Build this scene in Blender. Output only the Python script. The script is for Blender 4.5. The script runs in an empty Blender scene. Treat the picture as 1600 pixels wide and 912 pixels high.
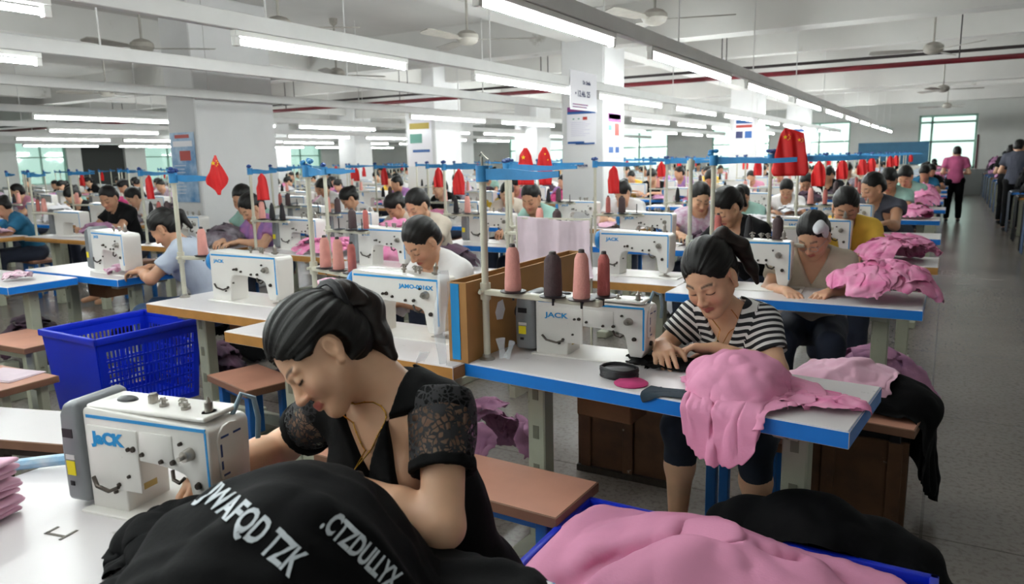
import bpy, bmesh, math, random
import numpy as np
from mathutils import Vector, Matrix
from mathutils.bvhtree import BVHTree

sc = bpy.context.scene
COL = sc.collection
rnd = random.Random(7)
PI = math.pi

# ---------------------------------------------------------------- camera
CAM_R = ((0.86349765, -0.06994331, 0.49947947), (0.50390504, 0.16136697, -0.84855195), (-0.02124896, 0.98441284, 0.17458479))
CAM_H = 1.47
cam_d = bpy.data.cameras.new('camera')
cam_d.sensor_width = 36
cam_d.lens = 36 * 1156.875 / 1600
cam_d.clip_start = 0.05
cam_d.clip_end = 120
cam_d.dof.use_dof = True
cam_d.dof.focus_distance = 2.2
cam_d.dof.aperture_fstop = 5.0
cam = bpy.data.objects.new('camera', cam_d)
M4 = Matrix(CAM_R).to_4x4()
M4.translation = Vector((0, 0, CAM_H))
cam.matrix_world = M4
COL.objects.link(cam)
sc.camera = cam
sc.view_settings.view_transform = 'Standard'
sc.view_settings.look = 'None'
sc.view_settings.exposure = 1.05
sc.view_settings.gamma = 1.0
sc.view_settings.use_curve_mapping = False
try:
    sc.cycles.max_bounces = 6
    sc.cycles.diffuse_bounces = 4
    sc.cycles.glossy_bounces = 3
    sc.cycles.transparent_max_bounces = 12
    sc.cycles.sample_clamp_indirect = 6
    sc.cycles.caustics_reflective = False
    sc.cycles.caustics_refractive = False
except Exception:
    pass

# ---------------------------------------------------------------- world: bright overcast daylight outside the windows
TUBE_E = 44.0
wd = bpy.data.worlds.new('daylight')
sc.world = wd
wd.use_nodes = True
bg = wd.node_tree.nodes['Background']
bg.inputs['Color'].default_value = (0.90, 1.0, 0.965, 1)
bg.inputs['Strength'].default_value = .80


# ---------------------------------------------------------------- materials
class NT:
    def __init__(s, name):
        s.m = bpy.data.materials.new(name)
        s.m.use_nodes = True
        s.t = s.m.node_tree
        s.b = s.t.nodes['Principled BSDF']

    def n(s, typ, **kw):
        nd = s.t.nodes.new(typ)
        for k, v in kw.items():
            if k.startswith('i_'):
                nd.inputs[k[2:].replace('_', ' ')].default_value = v
            else:
                setattr(nd, k, v)
        return nd

    def l(s, a, b):
        s.t.links.new(a, b)

    def coords(s, which='Object'):
        return s.n('ShaderNodeTexCoord').outputs[which]

    def noise(s, scale, detail=3, rough=.55, vec=None, dist=0.0):
        nd = s.n('ShaderNodeTexNoise')
        nd.inputs['Scale'].default_value = scale
        nd.inputs['Detail'].default_value = detail
        nd.inputs['Roughness'].default_value = rough
        nd.inputs['Distortion'].default_value = dist
        s.l(vec if vec is not None else s.coords(), nd.inputs['Vector'])
        return nd.outputs['Fac']

    def ramp(s, fac, stops):
        r = s.n('ShaderNodeValToRGB')
        e = r.color_ramp.elements
        while len(e) < len(stops):
            e.new(0.5)
        for i, (p, c) in enumerate(stops):
            e[i].position = p
            e[i].color = c if len(c) == 4 else (*c, 1)
        s.l(fac, r.inputs['Fac'])
        return r.outputs['Color']

    def bump(s, height, strength=.3, dist=.01):
        b = s.n('ShaderNodeBump')
        b.inputs['Strength'].default_value = strength
        b.inputs['Distance'].default_value = dist
        s.l(height, b.inputs['Height'])
        s.l(b.outputs['Normal'], s.b.inputs['Normal'])


def lin(c):
    return tuple((x / 12.92 if x <= .04045 else ((x + .055) / 1.055) ** 2.4) for x in c)


def h2(c):          # '#rrggbb' -> linear
    return lin(tuple(int(c[i:i + 2], 16) / 255 for i in (1, 3, 5)))


def mat(name, col, rough=.5, metal=0.0, spec=.5, var=0.0, vscale=6, bump=0.0, bscale=40, dirt=None, dirt_t=.62, dscale=14, coat=0.0, sheen=0.0, sub=0.0, tint=None):
    t = NT(name)
    b = t.b
    c = h2(col) if isinstance(col, str) else col
    b.inputs['Base Color'].default_value = (*c, 1)
    b.inputs['Roughness'].default_value = rough
    b.inputs['Metallic'].default_value = metal
    b.inputs['Specular IOR Level'].default_value = spec
    if coat:
        b.inputs['Coat Weight'].default_value = coat
        b.inputs['Coat Roughness'].default_value = .15
    if sheen:
        b.inputs['Sheen Weight'].default_value = sheen
        b.inputs['Sheen Roughness'].default_value = .5
    if sub:
        b.inputs['Subsurface Weight'].default_value = sub
        b.inputs['Subsurface Radius'].default_value = (.012, .005, .003)
        b.inputs['Subsurface Scale'].default_value = 1.0
    out = None
    if var:
        f = t.noise(vscale, 4)
        d = tuple(x * (1 - var) for x in c)
        if tint:
            d = h2(tint)
        out = t.ramp(f, [(.3, d), (.7, c)])
    if dirt:
        f = t.noise(dscale, 6, .65)
        r = t.ramp(f, [(dirt_t, (0, 0, 0)), (min(dirt_t + .07, 1), (1, 1, 1))])
        mx = t.n('ShaderNodeMix', data_type='RGBA')
        t.l(r, mx.inputs[0])
        if out is not None:
            t.l(out, mx.inputs[6])
        else:
            mx.inputs[6].default_value = (*c, 1)
        mx.inputs[7].default_value = (*h2(dirt), 1)
        out = mx.outputs[2]
    if out is not None:
        t.l(out, b.inputs['Base Color'])
    if bump:
        t.bump(t.noise(bscale, 4), bump, .01)
    return t.m


def emat(name, col, s):
    t = NT(name)
    t.b.inputs['Base Color'].default_value = (.9, .9, .9, 1)
    t.b.inputs['Emission Color'].default_value = (*col, 1)
    t.b.inputs['Emission Strength'].default_value = s
    return t.m


def tag(o, label=None, cat=None, group=None, kind=None):
    if label: o['label'] = label
    if cat: o['category'] = cat
    if group: o['group'] = group
    if kind: o['kind'] = kind
    return o


def empty(name, loc=(0, 0, 0), rz=0.0, label=None, cat=None, group=None):
    o = bpy.data.objects.new(name, None)
    COL.objects.link(o)
    o.location = loc
    o.rotation_euler = (0, 0, rz)
    o.empty_display_size = .1
    return tag(o, label, cat, group)


def link_mesh(name, me, parent=None, loc=None, rz=None, mats=None):
    o = bpy.data.objects.new(name, me)
    COL.objects.link(o)
    if parent: o.parent = parent
    if loc is not None: o.location = loc
    if rz is not None: o.rotation_euler = (0, 0, rz)
    if mats:
        for i, m in enumerate(mats):
            o.material_slots[i].link = 'OBJECT'
            o.material_slots[i].material = m
    return o


KIDS = {}


def kids(o):
    return KIDS.get(o.name, [])


def reg(root):
    """remember the children of a finished thing so that copies are quick"""
    allc = {}
    for o in bpy.data.objects:
        if o.parent is not None:
            allc.setdefault(o.parent.name, []).append(o)
    def rec(o):
        KIDS[o.name] = allc.get(o.name, [])
        for c in KIDS[o.name]: rec(c)
    rec(root)
    return root


def dup(root, loc, rz=0.0, label=None, group=None, scale=None, skip=()):
    def rec(o, parent):
        c = o.copy()
        COL.objects.link(c)
        if parent is not None: c.parent = parent
        for k in kids(o):
            if k.name.split('.')[0] not in skip:
                rec(k, c)
        return c
    r = rec(root, None)
    r.location = loc
    r.rotation_euler = (0, 0, rz)
    if scale: r.scale = (scale,) * 3
    if label: r['label'] = label
    if group: r['group'] = group
    return r


# ---------------------------------------------------------------- mesh builder
class MB:
    def __init__(s):
        s.v = []
        s.f = []
        s.mi = []
        s.cur = 0

    def add(s, vs, fs, mi=None):
        o = len(s.v)
        s.v.extend([tuple(map(float, v)) for v in vs])
        s.f.extend([tuple(i + o for i in f) for f in fs])
        s.mi.extend([s.cur if mi is None else mi] * len(fs))
        return s

    def box(s, x0, x1, y0, y1, z0, z1, M=None, mi=None):
        vs = [(x, y, z) for z in (z0, z1) for y in (y0, y1) for x in (x0, x1)]
        if M is not None: vs = [tuple(M @ Vector(v)) for v in vs]
        fs = [(0, 2, 3, 1), (4, 5, 7, 6), (0, 1, 5, 4), (2, 6, 7, 3), (0, 4, 6, 2), (1, 3, 7, 5)]
        return s.add(vs, fs, mi)

    def cyl(s, p0, p1, r0, r1=None, n=12, caps=True, mi=None):
        r1 = r0 if r1 is None else r1
        p0 = Vector(p0); p1 = Vector(p1)
        d = (p1 - p0).normalized()
        a = d.orthogonal().normalized()
        b = d.cross(a)
        vs = []
        for p, r in ((p0, r0), (p1, r1)):
            for i in range(n):
                t = 2 * PI * i / n
                vs.append(tuple(p + a * (r * math.cos(t)) + b * (r * math.sin(t))))
        fs = [(i, (i + 1) % n, n + (i + 1) % n, n + i) for i in range(n)]
        if caps:
            fs += [tuple(range(n))[::-1], tuple(range(n, 2 * n))]
        return s.add(vs, fs, mi)

    def tube(s, pts, r, n=8, mi=None, closed=False):
        pts = [Vector(p) for p in pts]
        N = len(pts)
        rr = r if isinstance(r, (list, tuple)) else [r] * N
        vs = []
        ref = None
        for i, p in enumerate(pts):
            a = pts[max(i - 1, 0)] if not closed else pts[i - 1]
            b = pts[min(i + 1, N - 1)] if not closed else pts[(i + 1) % N]
            d = (b - a).normalized()
            if ref is None or abs(d.dot(ref)) > .97:
                ref = d.orthogonal().normalized()
            u = (ref - d * d.dot(ref)).normalized()
            ref = u
            w = d.cross(u)
            for k in range(n):
                t = 2 * PI * k / n
                vs.append(tuple(p + u * (rr[i] * math.cos(t)) + w * (rr[i] * math.sin(t))))
        fs = []
        M = N if closed else N - 1
        for i in range(M):
            j = (i + 1) % N
            for k in range(n):
                fs.append((i * n + k, i * n + (k + 1) % n, j * n + (k + 1) % n, j * n + k))
        if not closed:
            fs += [tuple(range(n))[::-1], tuple(range((N - 1) * n, N * n))]
        return s.add(vs, fs, mi)

    def lathe(s, prof, c=(0, 0, 0), n=16, mi=None, M=None):
        vs = []
        for r, z in prof:
            for k in range(n):
                t = 2 * PI * k / n
                v = Vector((r * math.cos(t), r * math.sin(t), z))
                if M is not None: v = M @ v
                vs.append(tuple(v + Vector(c)))
        fs = []
        for i in range(len(prof) - 1):
            for k in range(n):
                fs.append((i * n + k, i * n + (k + 1) % n, (i + 1) * n + (k + 1) % n, (i + 1) * n + k))
        fs += [tuple(range(n))[::-1], tuple(range((len(prof) - 1) * n, len(prof) * n))]
        return s.add(vs, fs, mi)

    def prism(s, poly, y0, y1, mi=None, axis='y', fn=None):
        n = len(poly)
        def P(a, b, c):
            v = (a, c, b) if axis == 'y' else ((a, b, c) if axis == 'z' else (c, a, b))
            return fn(v) if fn else v
        vs = [P(a, b, y0) for a, b in poly] + [P(a, b, y1) for a, b in poly]
        fs = [tuple(range(n)), tuple(range(n, 2 * n))[::-1]] + [(i, n + i, n + (i + 1) % n, (i + 1) % n) for i in range(n)]
        return s.add(vs, fs, mi)

    def sphere(s, c, r, n=12, m=8, mi=None):
        r = (r, r, r) if isinstance(r, (int, float)) else r
        vs = [(c[0], c[1], c[2] - r[2])]
        for i in range(1, m):
            p = -PI / 2 + PI * i / m
            for k in range(n):
                t = 2 * PI * k / n
                vs.append((c[0] + r[0] * math.cos(p) * math.cos(t), c[1] + r[1] * math.cos(p) * math.sin(t), c[2] + r[2] * math.sin(p)))
        vs.append((c[0], c[1], c[2] + r[2]))
        L = len(vs) - 1
        fs = [(0, 1 + (k + 1) % n, 1 + k) for k in range(n)]
        for i in range(m - 2):
            for k in range(n):
                a = 1 + i * n
                fs.append((a + k, a + (k + 1) % n, a + n + (k + 1) % n, a + n + k))
        a = 1 + (m - 2) * n
        fs += [(a + k, a + (k + 1) % n, L) for k in range(n)]
        return s.add(vs, fs, mi)

    def mesh(s, name, mats, bevel=0.0, seg=2, smooth=35):
        me = bpy.data.meshes.new(name)
        me.from_pydata(s.v, [], s.f)
        for m in mats: me.materials.append(m)
        me.polygons.foreach_set('material_index', s.mi)
        bm = bmesh.new()
        bm.from_mesh(me)
        bmesh.ops.recalc_face_normals(bm, faces=bm.faces)
        if bevel:
            es = [e for e in bm.edges if len(e.link_faces) == 2 and e.calc_face_angle(0) > math.radians(40)]
            bmesh.ops.bevel(bm, geom=es, offset=bevel, segments=seg, affect='EDGES', profile=.5, clamp_overlap=True)
        bm.to_mesh(me)
        bm.free()
        if smooth:
            me.shade_smooth()
            me.set_sharp_from_angle(angle=math.radians(smooth))
        me.update()
        return me

    def build(s, name, mats, parent=None, loc=None, rz=None, bevel=0.0, seg=2, smooth=35):
        if not isinstance(mats, (list, tuple)): mats = [mats]
        return link_mesh(name, s.mesh(name, mats, bevel, seg, smooth), parent, loc, rz)


def text_mesh(txt, size, extrude=.0004, bold=0.0, xs=1.0):
    cu = bpy.data.curves.new('lettering', 'FONT')
    cu.body = txt
    cu.size = size
    cu.extrude = extrude
    cu.offset = bold
    cu.align_x = 'CENTER'
    cu.align_y = 'CENTER'
    cu.resolution_u = 3
    o = bpy.data.objects.new('lettering', cu)
    COL.objects.link(o)
    dg = bpy.context.evaluated_depsgraph_get()
    me = bpy.data.meshes.new_from_object(o.evaluated_get(dg))
    bpy.data.objects.remove(o)
    if xs != 1.0:
        for v in me.vertices: v.co.x *= xs
    return me


def text_obj(txt, size, m, parent, M, name='lettering', bold=0.0, xs=1.0):
    me = text_mesh(txt, size, bold=bold, xs=xs)
    me.materials.clear()
    me.materials.append(m)
    o = link_mesh(name, me, parent)
    o.matrix_local = M
    return o


# ---------------------------------------------------------------- numpy noise
_rs = np.random.RandomState(3)
_perm = _rs.permutation(4096)
_val = _rs.rand(4096) * 2 - 1


def vnoise(P, f=1.0, seed=0):
    P = np.asarray(P, float) * f + seed * 17.31
    i = np.floor(P).astype(np.int64)
    t = P - i
    t = t * t * (3 - 2 * t)
    r = 0
    for dx in (0, 1):
        for dy in (0, 1):
            for dz in (0, 1):
                h = _perm[(i[:, 0] + dx) & 4095]
                h = _perm[(h + i[:, 1] + dy) & 4095]
                h = _perm[(h + i[:, 2] + dz) & 4095]
                w = (t[:, 0] if dx else 1 - t[:, 0]) * (t[:, 1] if dy else 1 - t[:, 1]) * (t[:, 2] if dz else 1 - t[:, 2])
                r = r + w * _val[h]
    return r


# ---------------------------------------------------------------- smooth body modelling
def V3(*a):
    return np.array(a, float)


def nrm(v):
    v = np.asarray(v, float)
    return v / max(np.linalg.norm(v), 1e-9)


class Fig:
    """a list of rounded shapes blended into one continuous surface"""
    def __init__(s):
        s.p = []

    def cap(s, a, b, ra, rb=None, k=.02, op='u'):
        rb = ra if rb is None else rb
        a = V3(*a); b = V3(*b)
        s.p.append(('c', a, b, ra, rb, k, op, (a + b) / 2, np.linalg.norm(b - a) / 2 + max(ra, rb)))
        return s

    def ell(s, c, r, R=None, k=.02, op='u'):
        c = V3(*c)
        r = V3(*r) if not isinstance(r, (int, float)) else V3(r, r, r)
        R = np.eye(3) if R is None else R
        s.p.append(('e', c, r, R, None, k, op, c, r.max()))
        return s

    def fn(s, f, k=.01, op='s'):
        s.p.append(('f', f, None, None, None, k, op, None, 1e9))
        return s

    def dist(s, P, slack):
        d = np.full(len(P), 1e3)
        for q in s.p:
            typ, k, op, c, br = q[0], q[5], q[6], q[7], q[8]
            if c is not None:
                dd = np.linalg.norm(P - c, axis=1)
                m = dd < br + k + slack
                if not m.any(): continue
                X = P[m]
            else:
                m = slice(None)
                X = P
            if typ == 'c':
                a, b, ra, rb = q[1:5]
                ab = b - a
                t = np.clip((X - a) @ ab / max(ab @ ab, 1e-12), 0, 1)
                e = np.linalg.norm(X - a - t[:, None] * ab, axis=1) - (ra + (rb - ra) * t)
            elif typ == 'e':
                Q = (X - q[1]) @ q[3]
                r = q[2]
                k0 = np.linalg.norm(Q / r, axis=1)
                k1 = np.linalg.norm(Q / (r * r), axis=1)
                e = np.where(k1 > 1e-6, k0 * (k0 - 1) / np.maximum(k1, 1e-6), -r.min())
            else:
                e = q[1](X)
            o = d[m]
            if op == 'u':
                h = np.maximum(k - np.abs(o - e), 0) / max(k, 1e-9)
                d[m] = np.minimum(o, e) - h * h * k * .25
            else:
                e = -e
                h = np.maximum(k - np.abs(o - e), 0) / max(k, 1e-9)
                d[m] = np.maximum(o, e) + h * h * k * .25
        return d

    def bbox(s, pad=.03):
        lo = np.min([q[7] - q[8] for q in s.p if q[7] is not None and q[6] == 'u'], axis=0)
        hi = np.max([q[7] + q[8] for q in s.p if q[7] is not None and q[6] == 'u'], axis=0)
        return lo - pad, hi + pad

    def mesh(s, res, disp=None, levels=3):
        lo, hi = s.bbox()
        size = res * 2 ** levels
        n = np.ceil((hi - lo) / size).astype(int)
        g = np.stack(np.meshgrid(*[np.arange(k) for k in n], indexing='ij'), -1).reshape(-1, 3)
        f = (lambda P, sl: s.dist(P, sl) + disp(P)) if disp is not None else s.dist
        for L in range(levels + 1):
            sz = res * 2 ** (levels - L)
            c = lo + (g + .5) * sz
            d = f(c, sz * 3)
            g = g[np.abs(d) < sz * (1.9 if L < levels else 1.9)]
            if L < levels:
                off = np.array([(i, j, k) for i in (0, 1) for j in (0, 1) for k in (0, 1)])
                g = (g[:, None, :] * 2 + off[None]).reshape(-1, 3)
        S = 1 << 20
        key = lambda a: (a[..., 0] * S + a[..., 1]) * S + a[..., 2]
        off = np.array([(i, j, k) for i in (0, 1) for j in (0, 1) for k in (0, 1)])
        cor = g[:, None, :] + off[None]
        ck = key(cor)
        uk, inv = np.unique(ck.reshape(-1), return_inverse=True)
        up = np.stack([uk // (S * S), (uk // S) % S, uk % S], -1)
        ud = f(lo + up * res, res * 2.5)
        D = ud[inv].reshape(-1, 8)
        act = (D.min(1) < 0) & (D.max(1) >= 0)
        g = g[act]; D = D[act]
        acc = np.zeros((len(g), 3)); cnt = np.zeros(len(g))
        for a in range(8):
            for bit in (1, 2, 4):
                b = a | bit
                if b == a or b > 7: continue
                da, db = D[:, a], D[:, b]
                m = (da < 0) != (db < 0)
                t = np.where(m, da / np.where(m, da - db, 1), 0)
                P = off[a] + (off[b] - off[a]) * t[:, None]
                acc[m] += P[m]; cnt[m] += 1
        V = lo + (g + acc / cnt[:, None]) * res
        gk = key(g)
        order = np.argsort(gk)
        sk = gk[order]
        def find(a):
            k = key(a)
            i = np.clip(np.searchsorted(sk, k), 0, len(sk) - 1)
            ok = sk[i] == k
            return np.where(ok, order[i], -1)
        F = []
        for ax, bit in ((0, 4), (1, 2), (2, 1)):
            m = (D[:, 0] < 0) != (D[:, bit] < 0)
            gi = g[m]
            b1 = np.zeros(3, int); b2 = np.zeros(3, int)
            b1[(ax + 1) % 3] = 1; b2[(ax + 2) % 3] = 1
            i0 = np.nonzero(m)[0]
            i1 = find(gi - b1); i2 = find(gi - b1 - b2); i3 = find(gi - b2)
            ok = (i1 >= 0) & (i2 >= 0) & (i3 >= 0)
            flip = D[m][:, 0] < 0
            q = np.stack([i0, i1, i2, i3], -1)
            q[~flip] = q[~flip][:, ::-1]
            F.append(q[ok])
        F = np.concatenate(F)
        # keep the main surface, drop stray specks
        lab = np.arange(len(V))
        for _ in range(400):
            mn = lab[F].min(1)
            new = lab.copy()
            for c_ in range(4): np.minimum.at(new, F[:, c_], mn)
            new = np.minimum(new, new[new])
            if (new == lab).all(): break
            lab = new
        ids, ct = np.unique(lab, return_counts=True)
        good = np.isin(lab, ids[ct > .02 * len(V)])
        if not good.all():
            idx = np.cumsum(good) - 1
            F = idx[F[good[F[:, 0]]]]
            V = V[good]
        return V, F


def np_mesh(name, V, F, mats, smooth=True, attrs=None):
    me = bpy.data.meshes.new(name)
    me.from_pydata(V.tolist(), [], F.tolist())
    for m in (mats if isinstance(mats, (list, tuple)) else [mats]): me.materials.append(m)
    if attrs:
        for an, av in attrs.items():
            a = me.attributes.new(an, 'FLOAT', 'POINT')
            a.data.foreach_set('value', np.asarray(av, np.float32))
    if smooth: me.shade_smooth()
    me.update()
    return me


# ---------------------------------------------------------------- cloth settling
def settle(P, rest, steps=120, col=None, it=8, grav=-9.8, damp=.985, fric=.5, pin=None, bend=.07, rad=.004):
    """P (B,n,m,3) sheets, rest = (du,dv) lengths; col(X)->(d, normal)"""
    P = P.copy()
    prev = P.copy()
    B, n, m, _ = P.shape
    du, dv = rest
    dg = math.hypot(du, dv)
    cons = []
    def pair(ax_i, ax_j, L, k):
        for par in range(2 if max(abs(ax_i), abs(ax_j)) == 1 else 4):
            cons.append((ax_i, ax_j, L, k, par))
    pair(1, 0, du, 1.0); pair(0, 1, dv, 1.0); pair(1, 1, dg, .7); pair(1, -1, dg, .7)
    pair(2, 0, 2 * du, bend); pair(0, 2, 2 * dv, bend)
    I, J = np.meshgrid(np.arange(n), np.arange(m), indexing='ij')
    sets = []
    for di, dj, L, k, par in cons:
        ok = (I + di < n) & (J + dj < m) & (J + dj >= 0)
        if abs(di) == 2 or abs(dj) == 2:
            c = (I % 4 if di else J % 4)
        else:
            c = (I % 2 if di else J % 2)
        ok &= c == par
        a = (I[ok] * m + J[ok]); b = ((I[ok] + di) * m + J[ok] + dj)
        if len(a): sets.append((a, b, L, k))
    P = P.reshape(B, n * m, 3); prev = prev.reshape(B, n * m, 3)
    dt = 1 / 60
    for st in range(steps):
        vel = (P - prev) * damp
        sp = np.linalg.norm(vel, axis=2, keepdims=True)
        vel *= np.minimum(1, .03 / np.maximum(sp, 1e-9))
        prev = P.copy()
        P = P + vel
        P[..., 2] += grav * dt * dt
        for _ in range(it):
            for a, b, L, k in sets:
                d = P[:, b] - P[:, a]
                ln = np.sqrt((d * d).sum(2, keepdims=True)) + 1e-9
                c = d * ((ln - L) / ln * .5 * k)
                P[:, a] += c
                P[:, b] -= c
            if pin is not None:
                P[:, pin[0]] = pin[1]
        if col is not None:
            X = P.reshape(-1, 3)
            d, N = col(X)
            d = d - rad
            hit = d < 0
            if hit.any():
                X[hit] -= d[hit, None] * N[hit]
                pr = prev.reshape(-1, 3)
                mv = X[hit] - pr[hit]
                nn = N[hit]
                tn = mv - (mv * nn).sum(1, keepdims=True) * nn
                X[hit] -= tn * fric
                pr[hit] = pr[hit] + (mv - tn)
            P = X.reshape(B, n * m, 3)
    return P.reshape(B, n, m, 3)


def creases(P, rest, amp=.010, f=9.0, seed=0, stretch=(1.0, .55), ang=.6):
    """press soft folds into settled sheets, along their own surface"""
    B, n, m, _ = P.shape
    out = P.copy()
    I, J = np.meshgrid(np.arange(n), np.arange(m), indexing='ij')
    for b in range(B):
        U = I.reshape(-1) * rest[0]; W = J.reshape(-1) * rest[1]
        a = ang + b * 1.3
        c, s = math.cos(a), math.sin(a)
        Q = np.stack([(U * c + W * s) * stretch[0], (-U * s + W * c) * stretch[1], np.full(U.shape, seed * .37 + b * 2.1)], 1)
        wx = vnoise(Q, f * .45, seed + 11) * .06; wy = vnoise(Q, f * .45, seed + 12) * .06
        Q2 = Q + np.stack([wx, wy, wx * 0], 1)
        r1 = (1 - np.abs(vnoise(Q2, f, seed + 1))) ** 4
        r2 = (1 - np.abs(vnoise(Q2, f * 2.1, seed + 2))) ** 4
        d = amp * (r1 + .45 * r2 + .5 * vnoise(Q2, f * .8, seed + 5) + .3).reshape(n, m)
        gu = np.gradient(P[b], axis=0); gv = np.gradient(P[b], axis=1)
        N = np.cross(gu, gv); N /= np.linalg.norm(N, axis=2, keepdims=True) + 1e-9
        if N[..., 2].mean() < 0: N = -N
        out[b] += N * np.maximum(d, 0)[..., None]
    return out


def box_col(x0, x1, y0, y1, z0, z1):
    c = V3((x0 + x1) / 2, (y0 + y1) / 2, (z0 + z1) / 2)
    hh = V3((x1 - x0) / 2, (y1 - y0) / 2, (z1 - z0) / 2)
    def f(X):
        q = np.abs(X - c) - hh
        out = np.maximum(q, 0)
        lo = np.linalg.norm(out, axis=1)
        ins = q.max(1)
        d = np.where(ins > 0, lo, ins)
        N = np.zeros_like(X)
        o = ins > 0
        N[o] = out[o] / np.maximum(lo[o], 1e-9)[:, None] * np.sign(X[o] - c)
        i = ~o
        ax = q[i].argmax(1)
        r = np.nonzero(i)[0]
        N[r, ax] = np.sign(X[r, ax] - c[ax])
        return d, N
    return f


def ell_col(c, r):
    c = V3(*c); r = V3(*r)
    def f(X):
        Q = (X - c)
        k0 = np.linalg.norm(Q / r, axis=1)
        g = Q / (r * r)
        k1 = np.linalg.norm(g, axis=1) + 1e-9
        return k0 * (k0 - 1) / k1, g / k1[:, None]
    return f


def cap_col(a, b, ra, rb):
    a = V3(*a); b = V3(*b)
    def f(X):
        ab = b - a
        t = np.clip((X - a) @ ab / (ab @ ab), 0, 1)
        v = X - a - t[:, None] * ab
        l = np.linalg.norm(v, axis=1) + 1e-9
        return l - (ra + (rb - ra) * t), v / l[:, None]
    return f


def floor_col(z=0.0):
    def f(X):
        N = np.zeros_like(X); N[:, 2] = 1
        return X[:, 2] - z, N
    return f


def lumpy(f, amp=.02, fr=9, seed=0):
    def g(X):
        d, N = f(X)
        return d - amp * vnoise(X, fr, seed) - amp * .6 * np.abs(vnoise(X, fr * 2, seed + 2)), N
    return g


def cols(*fs):
    def f(X):
        d, N = fs[0](X)
        for g in fs[1:]:
            e, M = g(X)
            m = e < d
            d = np.where(m, e, d)
            N = np.where(m[:, None], M, N)
        return d, N
    return f


def sheets_mesh(name, P, m, thick=.0, trim=None):
    """P (B,n,m,3) -> one mesh of cloth layers"""
    B, n, mm, _ = P.shape
    V = P.reshape(-1, 3)
    I, J = np.meshgrid(np.arange(n - 1), np.arange(mm - 1), indexing='ij')
    q = np.stack([I * mm + J, (I + 1) * mm + J, (I + 1) * mm + J + 1, I * mm + J + 1], -1).reshape(-1, 4)
    if trim is not None: q = q[trim(I, J, n, mm).reshape(-1)]
    F = np.concatenate([q + b * n * mm for b in range(B)])
    me = bpy.data.meshes.new(name)
    me.from_pydata(V.tolist(), [], F.tolist())
    if trim is not None:
        bm = bmesh.new(); bm.from_mesh(me)
        bmesh.ops.delete(bm, geom=[v for v in bm.verts if not v.link_faces], context='VERTS')
        bm.to_mesh(me); bm.free()
    me.materials.append(m)
    me.shade_smooth()
    return me


def cloth_mods(o, thick=.002, sub=1):
    if thick:
        s = o.modifiers.new('thickness', 'SOLIDIFY'); s.thickness = thick; s.offset = 1
    if sub:
        s = o.modifiers.new('smooth', 'SUBSURF'); s.levels = sub; s.render_levels = sub
    return o
# ================================================================ materials used all over
M_WALL = mat('wall_paint', '#d6d6d2', .8, var=.12, vscale=1.3)
M_CEIL = mat('ceiling_paint', '#dcdad6', .75, var=.16, vscale=.7, dirt='#a8a39a', dirt_t=.66, dscale=1.1)
M_COLM = mat('column_paint', '#dddcdc', .6, var=.08, vscale=2)
M_DADO = mat('dado_paint', '#7d7f7e', .6, var=.15, vscale=2)
M_RAIL = mat('rail_white', '#d9d8d6', .45, var=.08, vscale=5)
M_FIX = mat('fitting_white', '#e3e2de', .4)
M_TUBE = emat('lit_tube', (.93, 1.0, .985), TUBE_E)
M_REDPIPE = mat('red_pipe', '#6b1420', .4, var=.3)
M_DARKPIPE = mat('dark_pipe', '#2d2526', .6)
M_FANM = mat('fan_white', '#a9a49b', .45, var=.3, vscale=9)
M_FRAME = mat('window_frame', '#8fb3a4', .4)
M_MAROON = mat('maroon_frame', '#5a3038', .5)
M_BLUEP = mat('blue_panel', '#2c6c8f', .5, var=.15)
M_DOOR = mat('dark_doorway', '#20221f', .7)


def floor_mat():
    t = NT('polished_concrete')
    v = t.coords()
    f = t.noise(.9, 6, .62, v)
    f2 = t.noise(42, 4, .6, v)
    c = t.ramp(f, [(.25, h2('#69635e')), (.8, h2('#847c75'))])
    s = t.ramp(f2, [(.34, (.55, .53, .52)), (.52, (1, 1, 1))])
    mx = t.n('ShaderNodeMix', data_type='RGBA', blend_type='MULTIPLY')
    mx.inputs[0].default_value = .75
    t.l(c, mx.inputs[6]); t.l(s, mx.inputs[7])
    # saw-cut joints across the aisle
    w = t.n('ShaderNodeTexBrick')
    w.inputs['Scale'].default_value = 1.0
    w.inputs['Brick Width'].default_value = 3.0
    w.inputs['Row Height'].default_value = 1.55
    w.inputs['Mortar Size'].default_value = .006
    w.offset = 0
    w.inputs['Color1'].default_value = (1, 1, 1, 1); w.inputs['Color2'].default_value = (1, 1, 1, 1)
    w.inputs['Mortar'].default_value = (.45, .43, .42, 1)
    t.l(v, w.inputs['Vector'])
    m2 = t.n('ShaderNodeMix', data_type='RGBA', blend_type='MULTIPLY')
    m2.inputs[0].default_value = .8
    t.l(mx.outputs[2], m2.inputs[6]); t.l(w.outputs['Color'], m2.inputs[7])
    t.l(m2.outputs[2], t.b.inputs['Base Color'])
    t.b.inputs['Roughness'].default_value = .27
    t.b.inputs['Specular IOR Level'].default_value = .6
    t.bump(t.noise(2.5, 2, .5, v), .035, .01)
    return t.m


def glass_mat(name, tint, opac=.0):
    t = NT(name)
    tr = t.n('ShaderNodeBsdfTransparent'); tr.inputs['Color'].default_value = (*tint, 1)
    gl = t.n('ShaderNodeBsdfGlossy'); gl.inputs['Roughness'].default_value = .05
    mx = t.n('ShaderNodeMixShader'); mx.inputs[0].default_value = .08
    out = t.t.nodes['Material Output']
    t.l(tr.outputs[0], mx.inputs[1]); t.l(gl.outputs[0], mx.inputs[2]); t.l(mx.outputs[0], out.inputs['Surface'])
    return t.m


M_FLOOR = floor_mat()
M_GLASS = glass_mat('pale_green_glass', (.88, .98, .94))
M_GLASS2 = glass_mat('grey_green_glass', (.60, .71, .67))

XL, XR, YN, YF, HC = -26.0, 7.0, -5.0, 29.74, 3.35


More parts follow.
